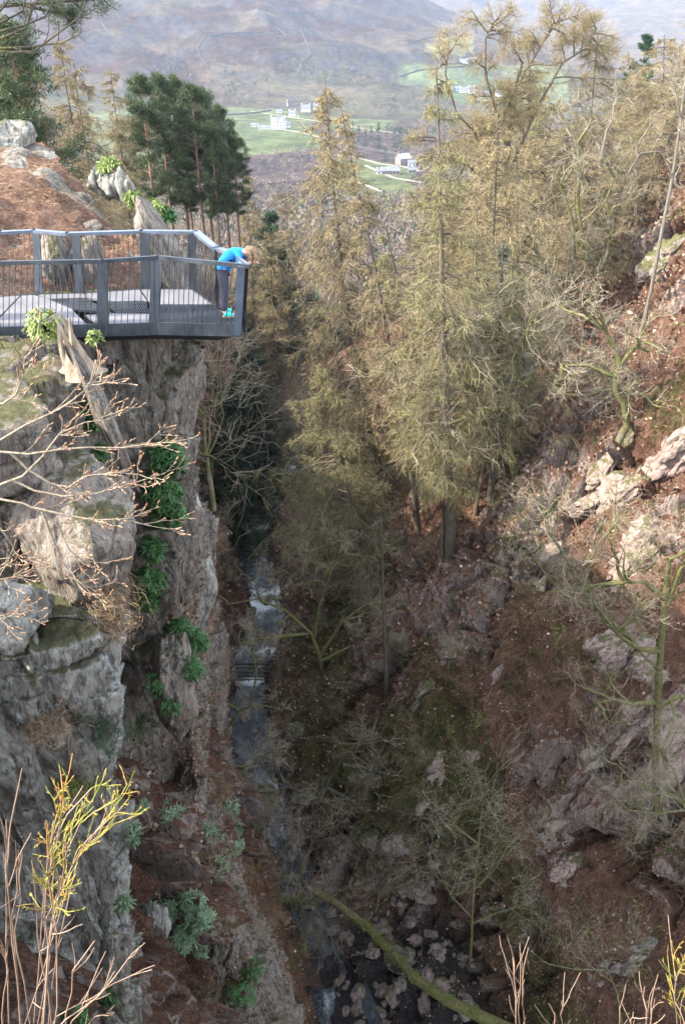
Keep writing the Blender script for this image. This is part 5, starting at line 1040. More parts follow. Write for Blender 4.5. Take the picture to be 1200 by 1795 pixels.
# ================================================================ right before the lens: budding branches and broom shoots
B_twig = barkmat('budding_bark', (0.17, 0.13, 0.09), (0.36, 0.31, 0.235), sc=30); M_bud = Mat('leaf_bud', .6); M_bud = M_bud.done(M_bud.ramp(M_bud.island(), (0, (.22, .11, .065)), (1, (.36, .24, .155))))
def budding():
    rng = np.random.RandomState(4); Y = 6.0; o = at_y(-420, 900, 6.4); root = thing('budding_tree', tuple(o), 'bare pale branches with pinkish buds reaching in from the left edge', 'tree')
    S = lambda pts: np.array([at_y(a, b, Y + (c[0] if c else 0)) - o for a, b, *c in pts])
    paths = [S([(-60, 780), (0, 792), (50, 796), (105, 788), (155, 784), (215, 785), (260, 778)]), S([(-60, 860), (5, 876), (40, 882), (75, 898), (105, 925), (122, 965), (150, 985)]), S([(-60, 780), (0, 772), (45, 745), (95, 722), (130, 700), (165, 670)]), S([(-60, 700), (5, 708), (28, 692), (40, 660), (44, 625)]),
             S([(20, 795), (48, 822), (85, 845), (115, 858), (150, 835), (200, 828), (245, 832)]), S([(75, 898), (95, 950), (112, 985), (135, 1018), (152, 1030)]), S([(60, 890), (110, 902), (165, 912), (215, 910), (265, 922)]), S([(0, 850), (40, 835), (75, 800), (105, 760), (150, 740), (190, 735)]), S([(-60, 900), (0, 925), (25, 960), (15, 985)]),
             S([(-60, 1010), (0, 1015), (18, 1018)]), S([(20, 840), (60, 860), (110, 870), (170, 865), (225, 850), (255, 840)]), S([(-60, 1050), (5, 1085), (30, 1075)])]
    m = MB()
    for p in paths: m.tubes(p, 0.012, 0.0045, 7)
    L = np.array([np.linalg.norm(np.diff(p, axis=0), axis=1).sum() for p in paths]); PP = np.stack([np.stack([np.interp(np.linspace(0, 1, 8), np.linspace(0, 1, len(p)), p[:, k]) for k in range(3)], 1) for p in paths])
    q, dd, ix, tt = spawn(PP, 8, 0.3, 1.0, 0.7, rng, ends=True); dd = norm(dd + np.array([.45, 0, .12])); s1 = grow(q, dd, rng.uniform(.10, .38, len(q)), 5, .16, (0.05, 0, 0.05), rng); m.tubes(s1, .0044, .0025, 5)
    q, dd, ix, tt = spawn(s1, 4, 0.3, 1.0, 0.7, rng, ends=True); dd = norm(dd + np.array([.3, 0, .15])); s2 = grow(q, dd, rng.uniform(.04, .16, len(q)), 4, .18, (0, 0, .05), rng); m.tubes(s2, .003, .002, 4)
    m.tubes(np.array([S([(-60, 780)])[0], (0.2, 0, .3), (0, 0, 0)]), .02, .05, 7); m.tubes(np.array([S([(-60, 860)])[0], (0.2, 0, .1), (0, 0, 0)]), .02, .05, 7); m.tubes(np.array([(0, 0, 1.6), (0, 0, 0), (-.3, .3, -1.5), (-.5, 1.0, -4.5)]), .05, .12, 8)
    m.tubes(np.array([S([(-60, 700)])[0], (0.1, 0, .6), (0, 0, 1)]), .02, .04, 6); m.tubes(np.array([S([(-60, 1010)])[0], (0.1, 0, -.5), (-.1, .1, -.8)]), .02, .04, 6); m.build('branches', B_twig, root, smooth=True)
    tips = np.concatenate([s1[:, -1], s2[:, -1], s2[:, 2], s1[:, 2]]); dr = np.concatenate([s1[:, -1] - s1[:, -2], s2[:, -1] - s2[:, -2], s2[:, 2] - s2[:, 1], s1[:, 2] - s1[:, 1]]); dr = norm(dr + rng.normal(0, .004, dr.shape))
    m = MB(); m.tubes(np.stack([tips, tips + dr * .008, tips + dr * .02, tips + dr * .034], 1), .0035, .006, 5); m.tubes(np.stack([tips + dr * .018, tips + dr * .03], 1), .0065, .001, 5); m.build('buds', M_bud, root)
budding()
def broom(name, label, stems, Y, seed, green=True, r=.006):
    r *= .72
    rng = np.random.RandomState(seed); o = at_y(stems[0][0][0], 2100, Y); root = thing(name, tuple(o), label, 'shrub'); pp = []
    for st in stems:
        yy = Y + rng.uniform(-.25, .35); pts = np.array([at_y(a, b, yy) - o for a, b in [(st[0][0], 2080)] + list(st)]); t = np.linspace(0, 1, 9); pp.append(np.stack([np.interp(t, np.linspace(0, 1, len(pts)), pts[:, k]) for k in range(3)], 1) + rng.normal(0, .006, (9, 3)))
    pp = np.array(pp); m = MB(); m.tubes(pp, r, r * .55, 6)
    for k in range(len(pp)): m.tubes(np.array([pp[k, 0], (pp[k, 0] + pp[0, 0]) / 2 - [0, 0, .05], pp[0, 0] - [0, 0, .1], [0.05, 0, -.6]]), r, r * 1.5, 6)
    q, dd, ix, tt = spawn(pp, 3, .45, .9, .35, rng); s1 = grow(q, dd, rng.uniform(.08, .3, len(q)), 5, .08, (0, 0, .08), rng); m.tubes(s1, r * .6, r * .4, 5); m.build('stems', B_shoot, root, smooth=True)
    if green:
        q, dd, ix, tt = spawn(pp, 9, .6, 1.0, .4, rng, ends=True); s2 = grow(q, dd, rng.uniform(.08, .26, len(q)), 5, .1, (0.02, 0, .06), rng); q2, d2, _, _ = spawn(s2, 3, .2, 1, .5, rng); s3 = grow(q2, d2, rng.uniform(.03, .1, len(q2)), 4, .1, (0, 0, .05), rng); m = MB(); m.tubes(s2, r * .5, r * .35, 5); m.tubes(s3, r * .42, r * .3, 5)
        q3, d3, _, _ = spawn(s3, 3, .2, 1, .5, rng); m.tubes(np.stack([q3, q3 + d3 * .006, q3 + d3 * .013], 1), .0022, .0012, 5); m.build('green_foliage', B_green, root, smooth=True)
    return root
M = Mat('dry_shoot', .7); B_shoot = M.done(M.ramp(M.noise(2.2, 4), (.3, (.15, .10, .07)), (.7, (.36, .265, .20)))); M = Mat('broom_green', .6); B_green = M.done(M.ramp(M.math('ADD', M.math('MULTIPLY', M.island(), .6), M.math('MULTIPLY', M.noise(3, 3), .4)), (.2, (.13, .155, .03)), (.5, (.28, .26, .055)), (.75, (.36, .19, .06))))
broom('broom_shrub', 'yellow-green broom shrub with orange tips in the lower left corner', [[(60, 1850), (80, 1700), (90, 1600), (130, 1500), (190, 1440)], [(70, 1850), (85, 1650), (80, 1560), (100, 1450), (115, 1400)], [(80, 1850), (95, 1700), (110, 1600), (150, 1480), (195, 1425)], [(55, 1850), (70, 1680), (75, 1570), (95, 1460), (160, 1380)], [(75, 1850), (80, 1720), (95, 1620), (100, 1530), (140, 1440)], [(90, 1850), (100, 1750), (100, 1640), (85, 1560), (90, 1440)]], 1.9, 1)
broom('dry_shrub', 'leafless beige stems rising at the left edge beside the broom', [[(20, 1850), (18, 1700), (10, 1620), (12, 1500), (40, 1345)], [(35, 1850), (30, 1700), (15, 1600), (10, 1490), (12, 1440)], [(45, 1850), (25, 1640), (30, 1560), (35, 1490)], [(60, 1850), (40, 1700), (28, 1640), (32, 1560), (42, 1495)], [(10, 1850), (5, 1780), (12, 1700), (0, 1650)], [(110, 1850), (120, 1780), (130, 1700), (165, 1650)], [(30, 1850), (55, 1760), (80, 1690), (120, 1560)], [(95, 1850), (85, 1740), (70, 1640), (60, 1510)]], 2.1, 2, green=False, r=.0065)
broom('broom_shrub', 'arching orange-tipped shoot reaching right from the lower left broom', [[(60, 1850), (110, 1770), (160, 1755), (210, 1710), (265, 1700)], [(60, 1850), (120, 1775), (170, 1750), (215, 1690), (250, 1655)], [(100, 1850), (130, 1790), (180, 1740), (198, 1680)], [(130, 1850), (160, 1790), (200, 1765)]], 1.9, 3, green=False, r=.005)
broom('dry_shrub', 'beige forked shoots with green tips low right of centre', [[(905, 1850), (905, 1760), (888, 1700)], [(912, 1850), (908, 1760), (910, 1652)], [(915, 1850), (912, 1740), (925, 1660)], [(905, 1850), (902, 1730), (900, 1680)]], 1.9, 4, green=False, r=.0055)
broom('broom_shrub', 'small shoots with yellow-green tips at the lower right edge', [[(1185, 1850), (1180, 1760), (1188, 1695)], [(1195, 1850), (1190, 1790), (1200, 1730)]], 1.9, 5, r=.005)
broom('dry_shrub', 'beige stubby shoots at the lower right between the green tips', [[(1080, 1850), (1085, 1780), (1095, 1730)], [(1135, 1850), (1140, 1770), (1150, 1710)], [(1105, 1850), (1108, 1790), (1106, 1775)], [(1125, 1850), (1133, 1780), (1130, 1725)]], 1.9, 6, green=False, r=.0055)
broom('dry_shrub', 'two short beige shoots right of the tall forked ones', [[(965, 1850), (972, 1790), (965, 1755)], [(985, 1850), (986, 1790), (983, 1755)]], 1.9, 7, green=False, r=.0055)
# overhanging pine bough and bare branches, top left
def topleft():
    rng = np.random.RandomState(6); Y = 14.; o = at_y(-300, 60, 14.5); root = thing('pine', tuple(o), 'pine bough with dark tufts overhanging the upper left corner', 'pine'); S = lambda pts, y=Y: np.array([at_y(a, b, y) - o for a, b in pts])
    ps = [S([(-120, 20), (-20, 12), (40, 8), (90, 4), (150, 0), (180, -2)]), S([(-100, 10), (-10, -10), (60, -25), (130, -20)]), S([(40, 8), (80, 18), (115, 25)]), S([(-120, 20), (-40, 60), (-5, 75), (20, 80)])]
    m = MB(); PP = []
    for p in ps: m.tubes(p, .035, .012, 6); t = np.linspace(0, 1, 8); PP.append(np.stack([np.interp(t, np.linspace(0, 1, len(p)), p[:, k]) for k in range(3)], 1))
    m.tubes(np.array([ps[0][0], (0, 0, .2), (-.5, 0, -.6)]), .05, .1, 7); m.tubes(np.array([(-.5, 0, 3), (-.5, 0, -.6), (-.5, .3, -6)]), .16, .22, 8); m.tubes(np.array([ps[1][0], (-.2, 0, .8)]), .04, .05, 6)
    q, dd, ix, tt = spawn(np.array(PP), 9, .3, 1, .8, rng, ends=True); s = grow(q, dd, rng.uniform(.15, .4, len(q)), 4, .15, (0, 0, 0), rng); m.tubes(s, .01, .006, 4); m.build('branches', B_dark, root)
    q, dd, ix, tt = spawn(s, 4, .4, 1, .4, rng, ends=True); m = MB(); cards(m, q, 46, .09, .10, rng, 0, .2, .07, .8); m.build('needles', N_pine, root)
    root = thing('bare_tree', tuple(o - [0, 0.6, 0]), 'dark knobbly bare branches crossing the upper left corner', 'tree'); S2 = lambda pts: np.array([at_y(a, b, 13.6) - o + [0, .6, 0] for a, b in pts]); m = MB(); PP = []
    for p in ([(-100, 80), (-10, 88), (20, 92), (60, 90), (100, 60), (140, 30), (150, 5)], [(-100, 60), (0, 40), (40, 20), (50, -20)], [(-60, 90), (20, 60), (45, 50), (60, 10), (80, -20)], [(-100, 100), (0, 85), (50, 82), (110, 75), (140, 60)], [(-80, 50), (0, 55), (40, 45), (80, 30), (100, -10)], [(-60, 40), (0, 20), (25, -10)]):
        p = S2(p); m.tubes(p, .022, .008, 6); t = np.linspace(0, 1, 8); PP.append(np.stack([np.interp(t, np.linspace(0, 1, len(p)), p[:, k]) for k in range(3)], 1)); m.tubes(np.array([p[0], (0, 0, 0)]), .022, .05, 5)
    m.tubes(np.array([(0, 0, 2), (0, 0, 0), (-.2, .2, -5)]), .07, .1, 7)
    q, dd, ix, tt = spawn(np.array(PP), 8, .2, 1, .8, rng, ends=True); s = grow(q, dd, rng.uniform(.12, .45, len(q)), 5, .25, (0, 0, .05), rng); m.tubes(s, .008, .005, 4); m.build('branches', B_dark, root)
topleft()
# ledge the viewer stands on
def ledge():
    xs = np.linspace(-9, 9, 130); ys = np.linspace(-7, 2.0, 120); X, Y_ = np.meshgrid(xs, ys); x, y = X.ravel(), Y_.ravel(); z = -1.7 - 2.0 * sstep(.05, .7, y) - 26 * sstep(1.45, 2.0, y) + .08 * fbm(np.stack([x * 1.5, y * 1.5, 0 * x], 1), 4, 4)
    m = MB(); m.add(np.stack([x, y, z], 1), grid_faces(130, 120), 0, np.zeros((len(x), 3)) + .2); tag(m.build('ground', M_needle, smooth=True), kind='structure')
ledge()
# ================================================================ the trees where they stand
def base_at(px, py, dy=0.0):
    q = hit(px, py, 9); return np.array([q[0], q[1] + dy, gz(q[0], q[1] + dy)])
def rel(base, pts, y=None):
    """photo points at a given distance, relative to a base point"""
    return [tuple(at_y(a, b, c) - np.array(base)) for a, b, c in pts]
def put(t, loc, rz=0.0, s=1.0):
    t.location = tuple(loc); t.rotation_euler = (0, 0, rz); t.scale = (s,) * 3; return t
def topz(px, py, y): return at_y(px, py, y)
def larch_to(name, label, bpx, bpy, tpx, tpy, dy=0, dyt=0.0, y=None, **kw):
    """larch whose foot and top are seen at the given photo points"""
    b = base_at(bpx, bpy) if y is None else np.array([at_y(bpx, bpy, y)[0], y, gz(at_y(bpx, bpy, y)[0], y)])
    t = at_y(tpx, tpy, b[1] + dyt); Hh = t[2] - b[2]; ln = ((t[0] - b[0]) / Hh, (t[1] - b[1]) / Hh)
    return put(larch(name, label, H=Hh, lean=ln, **kw), b)
# -- the three big larches of the middle
larch_to('larch', 'tall leaning larch in the centre with a long bare trunk and drooping tan branches', 672, 880, 568, 130, seed=3, W=8.6, dens=9, inner=.25, cb=0.08, bend=(-0.05, 0), n2=10, n3=10, tw=1.35, r0=.44, twig=T_tan, droop=.24)
larch_to('larch', 'second slim larch trunk close to the right of the central larch', 735, 935, 598, 185, seed=5, W=2.6, dens=6, cb=0.25, bend=(0.02, 0), r0=0.24, n3=7)
larch_to('larch', 'tall straight larch right of the middle with a narrow dark pointed top', 790, 985, 768, 122, seed=8, W=4.6, dens=6.5, inner=.3, cb=0.20, r0=0.36, twig=T_olive, dyt=0)
larch_to('larch', 'leaning larch crossing just left of the tall straight one', 795, 900, 672, 390, seed=9, W=3.2, dens=5, cb=0.15, twig=T_olive, n3=8)
larch_to('larch', 'drooping olive larch above the lower right end of the stream bank', 650, 1020, 560, 640, seed=12, W=6.5, dens=9, cb=0.10, twig=T_olive, asym=-0.25)
larch_to('larch', 'low greenish larch leaning over the stream left of the central trunk', 600, 960, 560, 700, seed=14, W=5.5, dens=9, cb=0.15, twig=T_olive, asym=-0.3)
# -- larch backdrop, right of middle
BACK = [(820, 880, 835, 360), (860, 880, 880, 420), (850, 830, 868, 190), (885, 800, 905, 300), (925, 760, 925, 250), (960, 720, 985, 200), (1000, 680, 1010, 190), (1040, 640, 1060, 130), (1085, 600, 1100, 90), (1130, 540, 1150, 150), (1170, 500, 1180, 90),
        (870, 700, 860, 420), (985, 600, 960, 330), (915, 660, 940, 420), (1060, 560, 1030, 330), (1150, 430, 1185, 60), (1210, 430, 1220, 20)]
LB = ['larch just right of the straight pointed one', 'larch behind the foot of the leaning poles', 'tan larch with an open crown below the spreading crown', 'slender larch rising through the tan thicket', 'larch half hidden under the big spreading crown', 'hazy tan larch left under the big spreading crown', 'larch standing behind the white-limbed oak', 'tall larch behind the twin oaks', 'tan larch on the skyline near the thin birch', 'larch left of the thin birch', 'larch beside the right frame edge behind the birch',
      'small olive larch above the blue spruce', 'small larch between the oak and the blue spruce', 'olive larch behind the blue spruce', 'fuzzy larch behind the white limbs', 'larch crown cut by the upper right corner', 'rightmost larch crown cut by the frame edge']
for k, (a, b, c, d) in enumerate(BACK):
    yy = 84 + (k * 7) % 26; bb = at_y(a, b, yy); gzv = gz(bb[0], yy); t = at_y(c, d, yy)
    if k < 3: larch_to('larch', LB[k], a, b, c, d, seed=20 + k, W=5.5, dens=6.5, cb=0.25, twig=[T_tan, T_olive][k % 2], r0=0.22, n3=8); continue
    Hh = t[2] - gzv; ln = ((t[0] - bb[0]) / Hh, 0)
    if k < 9:
        o = larch('larch', LB[k], H=Hh, lean=ln, seed=20 + k, W=6.5, dens=7, cb=0.2, twig=[T_tan, T_olive, T_tan, T_brown][k % 4], n3=8); put(o, (bb[0], yy, gzv)); BK = globals().setdefault('BK', []); BK.append((o, Hh))
    else:
        o, h0 = BK[k % len(BK)]; s = Hh / h0; dup(o, (bb[0], yy, gzv), (0, 0, k * 1.3), (max(s, 0.8), max(s, 0.8), s), LB[k], cat='larch')
# -- the big spreading larch with up-curved dark limbs, upper right
yS = 66.0; bS = np.array([at_y(905, 500, yS)[0] + 1.0, yS, gz(at_y(905, 500, yS)[0] + 1.0, yS)])
S = lambda pts: rel(bS, pts)
sp = baretree('larch', 'great spreading larch top right with dark up-curving limbs', H=9.5, seed=77, limbs=14, spread=1.15, t0=(.3, .12), wig=0.10, up=-0.02, n=(9, 8, 6), bark=B_larch, mid=B_larch, twig=T_tan, r0=0.21, cat='larch', tw=1.0, upbias=0.12, lf=(0.2, 0.5, 0.5),
    paths=[[(0, 0, -1)] + S([(915, 620, yS), (900, 480, yS), (893, 380, yS), (890, 290, yS), (893, 220, yS), (900, 160, yS), (915, 110, yS)]),
           S([(892, 270, yS), (870, 200, yS), (850, 130, yS - 1), (850, 70, yS - 1), (858, 50, yS - 1)]),
           S([(893, 300, yS), (940, 190, yS), (985, 110, yS + 1), (1025, 85, yS + 1), (1045, 50, yS + 2)]),
           S([(893, 250, yS), (905, 150, yS + 1), (960, 60, yS + 1), (975, 40, yS + 1)]),
           S([(890, 330, yS), (860, 290, yS), (830, 230, yS - 1), (800, 200, yS - 2), (780, 130, yS - 2), (785, 95, yS - 2)]),
           S([(892, 345, yS), (850, 320, yS - 1), (820, 290, yS - 1), (790, 280, yS - 1), (760, 240, yS - 1)]),
           S([(890, 365, yS), (850, 370, yS), (800, 365, yS), (745, 345, yS)]),
           S([(892, 320, yS), (940, 300, yS), (990, 260, yS + 1), (1040, 250, yS + 1)]),
           S([(891, 400, yS), (850, 430, yS - 1), (800, 420, yS - 2), (770, 400, yS - 2)])])
put(sp, bS)
for k, (tx, ty, yy, lab) in enumerate([(1075, 60, 72, 'tan larch filling the skyline right of the great spreading one'), (1150, 110, 64, 'brown larch with dense twigs near the upper right corner'), (1010, 150, 74, 'dense tan larch just behind the limbs of the great spreading one'), (960, 230, 60, 'dense tan larch below the limbs of the great spreading one'), (850, 330, 62, 'tan larch left below the great spreading one'), (1110, 280, 58, 'fuzzy tan larch between the oaks and the birch'), (790, 300, 92, 'slim larch with dark side limbs right of the pointed one')]):
    o, h0 = BK[k % len(BK)]; t = at_y(tx, ty, yy); g = gz(t[0], yy); s = (t[2] - g) / h0; dup(o, (t[0], yy, g), (0, 0, 2.1 * k + 1), (max(s, .9), max(s, .9), s), lab, cat='larch')
TOPS = [(1000, 95, 88, 'tall tan larch with its top between the limbs of the great one'), (1120, 20, 90, 'tallest larch on the right skyline'), (1165, 60, 84, 'larch reaching the top of the frame near the right corner'), (1200, 130, 78, 'larch cut by the right frame edge below the corner'), (1060, 180, 80, 'brown larch behind the twin oaks'), (960, 340, 64, 'low tan larch behind the blue spruce tip'), (1140, 230, 72, 'larch just left of the leaning birch stem'), (900, 390, 66, 'low tan larch left of the elbow oak'), (1030, 400, 72, 'bushy low larch under the twin oaks'), (860, 170, 96, 'distant larch left of the great spreading crown'), (930, 130, 98, 'distant larch behind the great spreading crown')]
for k, (tx, ty, yy, lab) in enumerate(TOPS):
    o, h0 = BK[(k + 2) % len(BK)]; t = at_y(tx, ty, yy); g = gz(t[0], yy); s = (t[2] - g) / h0; dup(o, (t[0], yy, g), (0, 0, 1.7 * k + .5), (max(s, .85) * 1.15, max(s, .85) * 1.15, s), lab, cat='larch')
# -- thin birch at the right
b = base_at(1118, 600); 
bt = baretree('birch', 'thin pale birch leaning right across the skyline', H=6, seed=5, limbs=10, spread=0.9, wig=0.08, up=0.1, n=(4, 4, 4), bark=B_pale, mid=B_pale, twig=T_pale, r0=0.13, cat='birch', lf=(0.42, 0.4, 0.4),
              paths=[[(0, 0, -1), (0, 0, 0)] + rel(b, [(1140, 510, b[1]), (1160, 400, b[1]), (1178, 310, b[1]), (1192, 210, b[1]), (1203, 120, b[1]), (1212, 30, b[1])])]); put(bt, b)
# -- lichen-hung oaks on the upper right
def oak(label, bp, main, limbs_, y0, H=5, seed=1, r0=0.25, n=(5, 4, 4), tw=1.3, cat='oak', twig=None, bark=None, name='oak', mid=None, limbs=4, dy=0, **kw):
    b = base_at(*bp) if y0 is None else np.array([at_y(bp[0], bp[1], y0)[0], y0, 0]);
    if y0 is not None: b[2] = at_y(bp[0], bp[1], y0)[2]
    y = b[1]; f = lambda pts: rel(b, [(p[0], p[1], y + (p[2] if len(p) > 2 else 0)) for p in pts])
    o = baretree(name, label, H=H, seed=seed, limbs=limbs, wig=kw.pop('wig', 0.22), up=kw.pop('up', 0.03), n=n, bark=bark or B_oak, mid=mid, twig=twig or T_pale, r0=r0, tw=tw, cat=cat, paths=[[(0.1, 0.2, -0.6)] + f(main)] + [f(q) for q in limbs_], **kw)
    return put(o, b)
oak('gnarled oak with a forked mossy elbow below the blue-grey larches', (1035, 520), [(1035, 520), (1045, 505), (1058, 490), (1052, 478), (1040, 460, -1), (1032, 445, -1)],
    [[(1035, 518), (1015, 508), (995, 490), (965, 480), (945, 470), (920, 440)], [(1052, 478), (1065, 440), (1070, 400), (1062, 350), (1075, 310)], [(1000, 490), (1005, 440), (1003, 390), (990, 350), (985, 330)], [(1032, 445), (1020, 410), (1012, 370), (1015, 300), (1012, 250)], [(965, 480), (940, 440), (910, 420)]], 58, H=4, seed=31, r0=0.28, tw=1.1, n=(4, 4, 4))
oak('white-limbed oak rising behind the gnarled elbow oak', (1072, 495), [(1072, 495), (1066, 460), (1060, 400), (1055, 340), (1050, 290), (1060, 240)],
    [[(1060, 400), (1080, 360), (1090, 320), (1120, 270)], [(1055, 350), (1030, 320), (1020, 280), (1000, 240)], [(1065, 450), (1100, 430), (1130, 400), (1150, 400)]], 62, H=4.5, seed=33, r0=0.22, tw=1.1, bark=B_pale, n=(4, 4, 4))
oak('broad-crowned oak with dense pale twigs left of the slope', (905, 850), [(905, 850), (895, 800), (885, 740), (883, 700), (900, 670)],
    [[(884, 715), (850, 720), (820, 730), (790, 700)], [(885, 700), (870, 660), (840, 620), (830, 590)], [(900, 680), (930, 665), (960, 690)], [(890, 690), (900, 640), (900, 600)], [(883, 700), (860, 690), (820, 670)]], None, H=7, seed=35, r0=0.26, n=(7, 5, 5), tw=1.3, twig=T_pale)
oak('crooked serpentine oak clinging to the yellow-lichened crag', (1080, 780), [(1080, 780), (1098, 745), (1092, 705), (1080, 690), (1075, 660), (1088, 635)],
    [[(1080, 660), (1060, 655), (1030, 640), (990, 640)], [(1088, 640), (1110, 655), (1120, 690)], [(1085, 645), (1080, 610), (1060, 580), (1030, 560)], [(1085, 640), (1110, 610), (1130, 600)]], None, H=4, seed=37, r0=0.24, n=(6, 4, 4), tw=1.0)
oak('pale bare tree sprawling in front of the slope with a mossy drooping trunk', (1105, 1110), [(1105, 1120), (1075, 1095), (1045, 1070), (1020, 1035), (1005, 1000)],
    [[(1040, 1065), (1010, 1055), (985, 1040), (950, 1000), (930, 970)], [(1020, 1035), (1030, 990), (1050, 950), (1080, 920)], [(1005, 1000), (980, 960), (960, 930), (950, 900)], [(1060, 1085), (1080, 1040), (1100, 1010), (1130, 980)]], 25, H=3.2, seed=41, r0=0.13, n=(6, 5, 4), tw=0.55)
oak('thick upright mossy tree close to the right frame edge', (1150, 1420), [(1150, 1420), (1148, 1320), (1152, 1220), (1158, 1120), (1165, 1040), (1172, 980)],
    [[(1155, 1140), (1120, 1138), (1085, 1115), (1050, 1070)], [(1168, 1060), (1190, 1000), (1220, 960)], [(1150, 1230), (1110, 1235), (1070, 1225), (1040, 1235)], [(1165, 1050), (1130, 1020), (1090, 1020)], [(1150, 1240), (1190, 1220), (1230, 1230)]], 24, H=3.4, seed=43, r0=0.20, n=(6, 5, 4), tw=0.55, bark=B_moss)
oak('pale branching tree low at the right frame edge', (1250, 1480), [(1250, 1480), (1215, 1440), (1190, 1400), (1160, 1385)],
    [[(1190, 1400), (1150, 1390), (1110, 1370), (1080, 1340)], [(1200, 1420), (1150, 1425), (1100, 1420)], [(1160, 1385), (1130, 1430), (1110, 1480)], [(1200, 1410), (1180, 1350), (1160, 1320)]], 21, H=2.8, seed=45, r0=0.10, n=(7, 5, 4), tw=0.45, twig=T_pale)
oak('whitish bare shrub in the lower right corner above the shoots', (1090, 1800), [(1090, 1800), (1080, 1740), (1060, 1690), (1040, 1650)], [[(1070, 1720), (1030, 1690), (1000, 1640)], [(1080, 1750), (1110, 1700), (1130, 1650)], [(1060, 1700), (1010, 1700), (960, 1690)]], 15, H=1.6, seed=47, r0=0.04, n=(4, 4, 4), tw=0.35, twig=T_pale, limbs=3)
oak('slim greenish sapling standing in the dark hollow near the bottom', (820, 1735), [(820, 1735), (826, 1650), (828, 1580), (835, 1500), (842, 1440), (846, 1400)],
    [[(828, 1610), (790, 1570), (770, 1530)], [(830, 1560), (870, 1520), (890, 1480)], [(838, 1480), (800, 1450), (780, 1420)], [(826, 1620), (870, 1600), (900, 1590)]], 24, H=4.2, seed=49, r0=0.09, n=(7, 5, 4), tw=0.6, twig=T_pale)
oak('dark dead trunk with a thicket of fine mossy twigs in the gorge', (545, 1500), [(545, 1520), (550, 1450), (552, 1405), (565, 1380), (600, 1330)],
    [[(552, 1410), (530, 1390), (480, 1370)], [(570, 1380), (610, 1400), (660, 1420), (700, 1430)], [(600, 1340), (650, 1350), (720, 1370)], [(555, 1400), (600, 1420), (650, 1480), (700, 1490)]], 31, H=5, seed=51, r0=0.20, n=(7, 5, 4), tw=0.7, bark=B_dark, mid=B_oak)
oak('wide mossy tree arching over the stream from the right bank', (560, 1230), [(575, 1250), (560, 1150), (545, 1110), (500, 1115), (455, 1120), (420, 1130)],
    [[(560, 1150), (600, 1090), (640, 1060), (700, 1050)], [(545, 1110), (500, 1070), (450, 1050), (400, 1060)], [(560, 1160), (620, 1130), (680, 1140), (740, 1150)], [(550, 1120), (560, 1060), (580, 1000), (570, 960)], [(570, 1200), (620, 1220), (690, 1210), (750, 1200)]], 40, H=4.0, seed=53, r0=0.18, n=(6, 5, 4), tw=0.8, bark=B_moss, mid=B_oak, twig=T_pale)
oak('mossy tree whose yellow-green limbs hang over the quiet pool', (370, 1330), [(370, 1330), (400, 1280), (420, 1245), (450, 1235), (480, 1240)],
    [[(420, 1245), (395, 1230), (380, 1200), (375, 1170)], [(440, 1235), (450, 1180), (440, 1130), (430, 1100)], [(400, 1340), (430, 1345), (460, 1330), (480, 1310)]], 30, H=2.0, seed=55, r0=0.10, n=(6, 4, 4), tw=0.6, bark=B_moss)
oak('pale shrubby tree over the head of the stream by the left cliff', (385, 1040), [(385, 1060), (390, 1020), (400, 980), (420, 940)], [[(430, 1010), (400, 980), (380, 940), (390, 910)], [(435, 980), (460, 950), (490, 930)], [(430, 1020), (470, 1000), (500, 990)], [(425, 1040), (390, 1050), (370, 1030)]], 56, H=3.2, seed=57, r0=0.14, n=(5, 4, 4), tw=0.9, twig=T_pale)
oak('tangle of pale branches under the lower larches', (700, 1100), [(700, 1110), (690, 1060), (680, 1020), (700, 980)], [[(690, 1040), (650, 1010), (600, 1000)], [(680, 1020), (640, 960), (620, 930)], [(700, 1000), (740, 960), (780, 940)], [(695, 1050), (750, 1030), (800, 1010)]], 50, H=7, seed=59, r0=0.14, n=(7, 5, 5), tw=1.1)
# thicket of bare trees low in the gorge
TH = [(560, 1170, 46, 'twiggy tree by the log weir'), (650, 1190, 43, 'fine brown tree above the gorge thicket'), (700, 1280, 37, 'twiggy tree in the thicket under the mossy slab'), (560, 1290, 38, 'fine brown tree beside the quiet pool'), (770, 1330, 33, 'twiggy tree under the purple-grey rock streak'), (500, 1215, 45, 'slight tree on the right bank of the quiet pool'), (610, 1010, 58, 'fine tree in shade right of the upper rapid'), (740, 1180, 41, 'fine tree at the foot of the mossy slab'), (455, 1430, 30, 'twiggy tree on the left bank above the purple boulder'), (520, 1500, 27, 'twiggy shrub closing the channel above the fallen log'), (640, 1240, 42, 'twiggy tree in the middle of the gorge thicket'), (600, 1330, 36, 'fine twiggy tree on the rocky bank beyond the dark dead trunk'), (640, 1420, 31, 'twiggy tree in the thicket right of the dark dead trunk'), (720, 1440, 30, 'twiggy tree over the dark boulder heap'), (640, 1180, 44, 'twiggy tree right of the stream below the rapid'), (560, 1050, 57, 'twiggy tree right of the round pink boulder'), (620, 1100, 50, 'twiggy tree between the rapid and the tall trunk foot'), (660, 1540, 27, 'twiggy tree over the fallen log'), (440, 1720, 17, 'twiggy shrub on the dark bank at the bottom'), (560, 1600, 25, 'twiggy shrub leaning over the lowest white water')]
th0 = baretree('bare_tree', 'x', H=6.5, seed=61, limbs=7, fork=0.3, spread=1.0, wig=0.2, up=0.03, n=(7, 6, 5), bark=B_oak, twig=T_pale, r0=0.11, tw=0.8, cat='tree')
th1 = baretree('bare_tree', 'x', H=6.0, seed=62, limbs=8, fork=0.35, spread=1.0, wig=0.2, up=0.02, n=(6, 5, 4), bark=B_moss, mid=B_oak, twig=T_grey, r0=0.10, tw=0.8, cat='tree')
